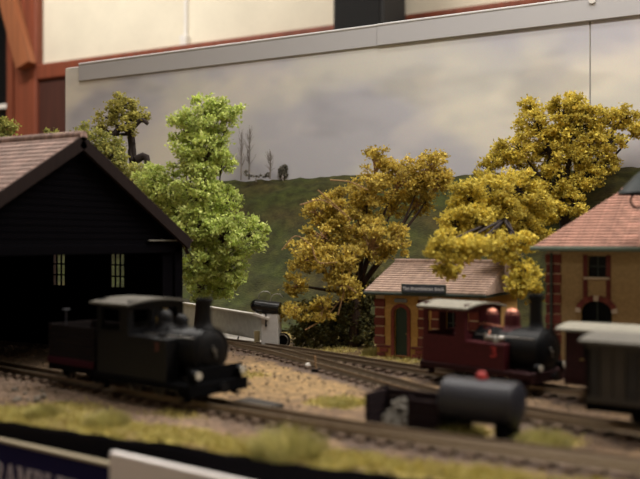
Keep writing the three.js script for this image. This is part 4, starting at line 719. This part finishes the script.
// ---------------------------------------------------------------- yard things
{ // cylinder tank on legs
  const L = 0.0465, R = 0.0122, t = thing('oil_tank', 'grey cylindrical tank on dark legs with a red cap', 'tank', [-0.1563, G + gy(-0.1563, -0.465), -0.4650], -0.1);
  part(t, 'cylinder', [cyl(R, R, L - 0.006, 0, 0.0210, 0, 0, 0, Math.PI / 2, 36), lathe([[0, 0.003], [R * 0.6, 0.0025], [R * 0.92, 0.0012], [R, 0]], L / 2 - 0.003, 0.0210, 0, 0, 0, -Math.PI / 2), lathe([[0, 0.003], [R * 0.6, 0.0025], [R * 0.92, 0.0012], [R, 0]], -L / 2 + 0.003, 0.0210, 0, 0, 0, Math.PI / 2), torus(R, 0.0004, L / 2 - 0.005, 0.0210, 0, 0, Math.PI / 2), torus(R, 0.0004, -L / 2 + 0.005, 0.0210, 0, 0, Math.PI / 2)], m.tankGrey);
  for (const x of [-0.0135, 0.0150]) part(t, 'leg', [rbox(0.008, 0.019, 0.0175, 0.0008, x, 0.0075, 0), rbox(0.0095, 0.0025, 0.02, 0.0005, x, 0.0004, 0)], m.blackDull);
  const c = part(t, 'filler_cap', [cyl(0.0026, 0.003, 0.0026, 0, 0.0347, 0, 0, 0, 0, 18), ball(0.0024, 0, 0.0360, 0, 0.5)], m.redCap);
  part(t, 'outlet_pipe', tube([V(0.018, 0.012, 0.008), V(0.018, 0.006, 0.011), V(0.019, 0.0005, 0.0115)], 0.0009, 0.0009, 8, 6), m.blackDull);
}
{ // coal bunker
  const t = thing('coal_bunker', 'dark timber coal bunker open to the foreground track', 'bunker', [-0.2015, G + gy(-0.2015, -0.472), -0.4720], -0.1);
  for (let i = 0; i < 4; i++) { part(t, 'plank', rbox(0.048, 0.0047, 0.002, 0.0004, 0, 0.0023 + i * 0.0050, -0.013), m.bunker); part(t, 'plank', rbox(0.002, 0.0047, 0.024, 0.0004, -0.0235, 0.0023 + i * 0.0050, -0.001), m.bunker); part(t, 'plank', rbox(0.018, 0.0047, 0.002, 0.0004, 0.0155, 0.0023 + i * 0.0050, 0.012), m.bunker); part(t, 'plank', rbox(0.002, 0.0047, 0.024, 0.0004, 0.0245, 0.0023 + i * 0.0050, -0.001), m.bunker); }
  for (const [x, z] of [[-0.0235, -0.013], [0.0065, 0.012], [0.0245, -0.013]]) part(t, 'corner_post', box(0.0026, 0.021, 0.0026, x, 0.0105, z), m.bunker);
  const g = [], pile = new THREE.IcosahedronGeometry(1, 0);
  for (let i = 0; i < 240; i++) { const a = rnd() * 6.28, r = Math.sqrt(rnd()), x = -0.006 + Math.cos(a) * r * 0.012, z = -0.0005 + Math.sin(a) * r * 0.0095, y = 0.017 * (1 - r * r * 0.8) * rr(0.35, 1), s = rr(0.0011, 0.0022), q = pile.clone(); q.scale(s, s * rr(0.6, 1), s * rr(0.6, 1)); g.push(move(q, x, y, z, rnd() * 6, rnd() * 6, 0)); }
  const b = t.position, cm = single('coal_heap', 'grey heap of coal lumps inside the dark bunker', 'coal heap', g, m.coal); cm.position.copy(b); cm.rotation.y = -0.1; cm.userData.kind = 'stuff';
}
{ // low concrete wall, apron, cream post and housing beside the far curve
  const a = V(-0.700, G, -0.902), b = V(-0.497, G, -0.786), dir = b.clone().sub(a), L = dir.length(), yaw = -Math.atan2(dir.z, dir.x), mid = a.clone().add(b).multiplyScalar(0.5);
  const w = thing('concrete_wall', 'low grey concrete wall behind the lime-green tree foot', 'wall', [mid.x, G, mid.z], yaw);
  part(w, 'slab', rbox(L, 0.0285, 0.004, 0.0008, 0, 0.0135, 0), m.concrete);
  part(w, 'coping', rbox(L + 0.002, 0.0022, 0.0062, 0.0006, 0, 0.0285, 0), m.concretePale);
  const ap = single('concrete_apron', 'pale concrete apron at the foot of the low grey wall', 'paving', box(0.12, 0.0016, 0.02, 0, 0, 0), m.concretePale); ap.position.set(-0.540, G + 0.0018, -0.795); ap.rotation.y = yaw + 0.06;
  const cp = at(257, 340, 0.895), c = single('cream_post', 'short cream post between the low grey wall and the pale housing', 'post', rbox(0.0052, 0.0145, 0.0052, 0.0006, 0, 0.0070, 0), m.creamPost); c.position.set(cp.x, G + 0.0025, cp.z); c.rotation.y = 0.35;
  const hp = at(271.5, 344, 0.888), h = thing('machine_housing', 'pale grey box housing with a glossy black hood at the track side', 'machine', [hp.x, G + 0.0012, hp.z], 0.25);
  part(h, 'housing_body', rbox(0.0175, 0.034, 0.014, 0.0008, 0, 0.017, 0), m.housing);
  part(h, 'ledge', rbox(0.017, 0.003, 0.010, 0.0006, -0.0085, 0.0315, 0.004, 0, 0, -0.28), m.concretePale);
  const hd = part(h, 'hood', [cyl(0.0066, 0.0066, 0.025, -0.003, 0.0405, 0.001, 0, 0, Math.PI / 2 - 0.10, 18), ball(0.0066, -0.0155, 0.0418, 0.001), rbox(0.0175, 0.007, 0.0145, 0.001, 0.0005, 0.0375, 0)], M(0x0e0f12, 0.22));
  part(h, 'wire_hoop', [torus(0.0065, 0.0005, -0.007, 0.0500, 0, 0, 0.5, 0.4, Math.PI * 0.9), torus(0.0065, 0.0005, 0.0055, 0.0475, 0, 0, 0.5, 0.4, Math.PI * 0.9)], m.steel);
  part(h, 'latch', [box(0.0012, 0.012, 0.001, -0.0035, 0.029, 0.0073), ball(0.0012, -0.0035, 0.0225, 0.0075)], m.blackPaint);
  const wh = part(h, 'wheel', [cyl(0.0075, 0.0075, 0.004, 0.0118, 0.0072, -0.001, Math.PI / 2, 0, 0, 22)], m.blackDull);
  part(wh, 'wheel_rim', torus(0.0060, 0.0005, 0.0118, 0.0072, 0.0012), m.steel);
}
for (const [px, py, h, label] of [[237, 345, 0.009, 'short dark point lever on the concrete apron edge'], [316, 372, 0.014, 'thin point lever post beside the curved track']]) {
  const p = onG(px, py), t = thing('point_lever', label, 'lever', [p.x, G + gy(p.x, p.z), p.z]);
  part(t, 'lever_base', rbox(0.007, 0.003, 0.005, 0.0006, 0, 0.001, 0), m.blackDull);
  part(t, 'lever_rod', bar(V(0, 0.002, 0), V(px < 300 ? 0.002 : -0.0012, h, 0), 0.001, 0.001), px < 300 ? m.blackDull : m.barkPale);
}
{
  const p = onG(309, 368), r = new THREE.IcosahedronGeometry(0.0032, 1); const a = r.attributes.position; for (let i = 0; i < a.count; i++) { const k = 1 + 0.2 * noise(a.getX(i) * 600, a.getY(i) * 600 + a.getZ(i) * 400); a.setXYZ(i, a.getX(i) * k, a.getY(i) * k * 0.75, a.getZ(i) * k); } r.computeVertexNormals();
  const s = single('white_stone', 'small white stone beside the thin point lever', 'stone', r, m.concretePale); s.position.set(p.x, G + 0.0022, p.z);
  const q = onG(258, 407), b = thing('crossing_board', 'pale timber crossing board ahead of the black engine', 'board', [q.x, G + 0.001, q.z], -0.32);
  for (let i = 0; i < 3; i++) part(b, 'plank', rbox(0.034, 0.0024, 0.0050, 0.0004, 0, 0.0012, -0.0056 + i * 0.0056), i % 2 ? m.plank : m.plankB);
}
{ // loose stones by the shed mouth
  for (let i = 0; i < 12; i++) {
    const p = onG(rr(14, 66), rr(391, 404)), s = rr(0.0016, 0.0034), g = new THREE.DodecahedronGeometry(s, 0); g.scale(1, 0.7, rr(0.7, 1.1));
    const o = single('grey_stone', 'small grey stone in the rubble before the shed mouth', 'stone', g, m.rubble, 'rubble stones before the shed'); o.position.set(p.x, G + gy(p.x, p.z) + s * 0.45, p.z); o.rotation.y = rnd() * 6;
  }
}
{ // yard lamp reaching in at the picture edge
  const p = at(652, 196, 0.66), base = V(p.x + 0.02, G, p.z - 0.005), t = thing('yard_lamp', 'dark green shaded yard lamp hanging over the pink roof', 'lamp', [base.x, G, base.z], 0);
  const r = p.clone().sub(base);
  part(t, 'lamp_shade', lathe([[0.0245, 0], [0.0245, 0.0012], [0.013, 0.0135], [0.004, 0.021], [0.0025, 0.026], [0, 0.026]], r.x, r.y + 0.0015, r.z), m.lampGreen);
  part(t, 'lamp_hook', torus(0.0055, 0.0008, r.x - 0.009, r.y - 0.0035, r.z + 0.006, 0, 0.5, 0), m.blackPaint);
  part(t, 'lamp_arm', tube([V(0, r.y + 0.02, 0), V(0, r.y + 0.045, 0), V(r.x * 0.5, r.y + 0.05, r.z * 0.5), V(r.x, r.y + 0.026, r.z)], 0.0011, 0.0011, 14, 6), m.blackPaint);
  part(t, 'lamp_post', cyl(0.0014, 0.002, r.y + 0.022, 0, (r.y + 0.022) / 2, 0, 0, 0, 0, 10), m.blackPaint);
}
// ---------------------------------------------------------------- boards along the front of the layout
{
  const a = V(-0.4258, 0, -0.3665), b = V(-0.3075, 0, -0.3525), yaw = -Math.atan2(b.z - a.z, b.x - a.x), L = 0.16, top = G - 0.0092, h = 0.075;
  const dir = b.clone().sub(a).normalize(), end = b.clone().addScaledVector(dir, 0.03), mid = end.clone().addScaledVector(dir, -L / 2);
  const t = thing('name_sign', 'navy layout sign with grey capital letters and a cream top edge', 'sign', [mid.x, top - h, mid.z], yaw);
  part(t, 'panel', rbox(L, h, 0.004, 0.0006, 0, h / 2, 0), m.navy);
  part(t, 'top_edge', rbox(L, 0.0018, 0.0048, 0.0005, 0, h - 0.0002, 0.0001), m.signEdge);
  
  const tg = new TextGeometry('BRAMBLETON', { font, size: 0.0150, depth: 0.0006, curveSegments: 4 }); tg.scale(0.76, 1, 1); tg.computeBoundingBox();
  // the R of the word begins at the left edge of the picture
  const x0 = a.clone().sub(mid).dot(dir);
  part(t, 'lettering', tg.translate(x0 - 0.0098, h - 0.0125 - 0.0150, 0.0018), m.letter);
}
{
  const a = V(-0.3145, 0, -0.3455), b = V(-0.190, 0, -0.3265), dir = b.clone().sub(a).normalize(), yaw = -Math.atan2(dir.z, dir.x), L = 0.55, mid = a.clone().addScaledVector(dir, L / 2), h = G + 0.0008;
  const t = thing('display_board', 'plain white board standing upright along the layout front', 'board', [mid.x, 0, mid.z], yaw);
  part(t, 'panel', rbox(L, h, 0.0045, 0.0012, 0, h / 2, 0), m.whiteBoard);
  part(t, 'foot', [box(0.03, 0.02, 0.14, -L / 2 + 0.05, 0.01, -0.03), box(0.03, 0.02, 0.14, L / 2 - 0.05, 0.01, -0.03)], m.ply);
}

scene.traverse(o => { if (o.isMesh) { o.castShadow = true; o.receiveShadow = true; } });
renderer.render(scene, camera);
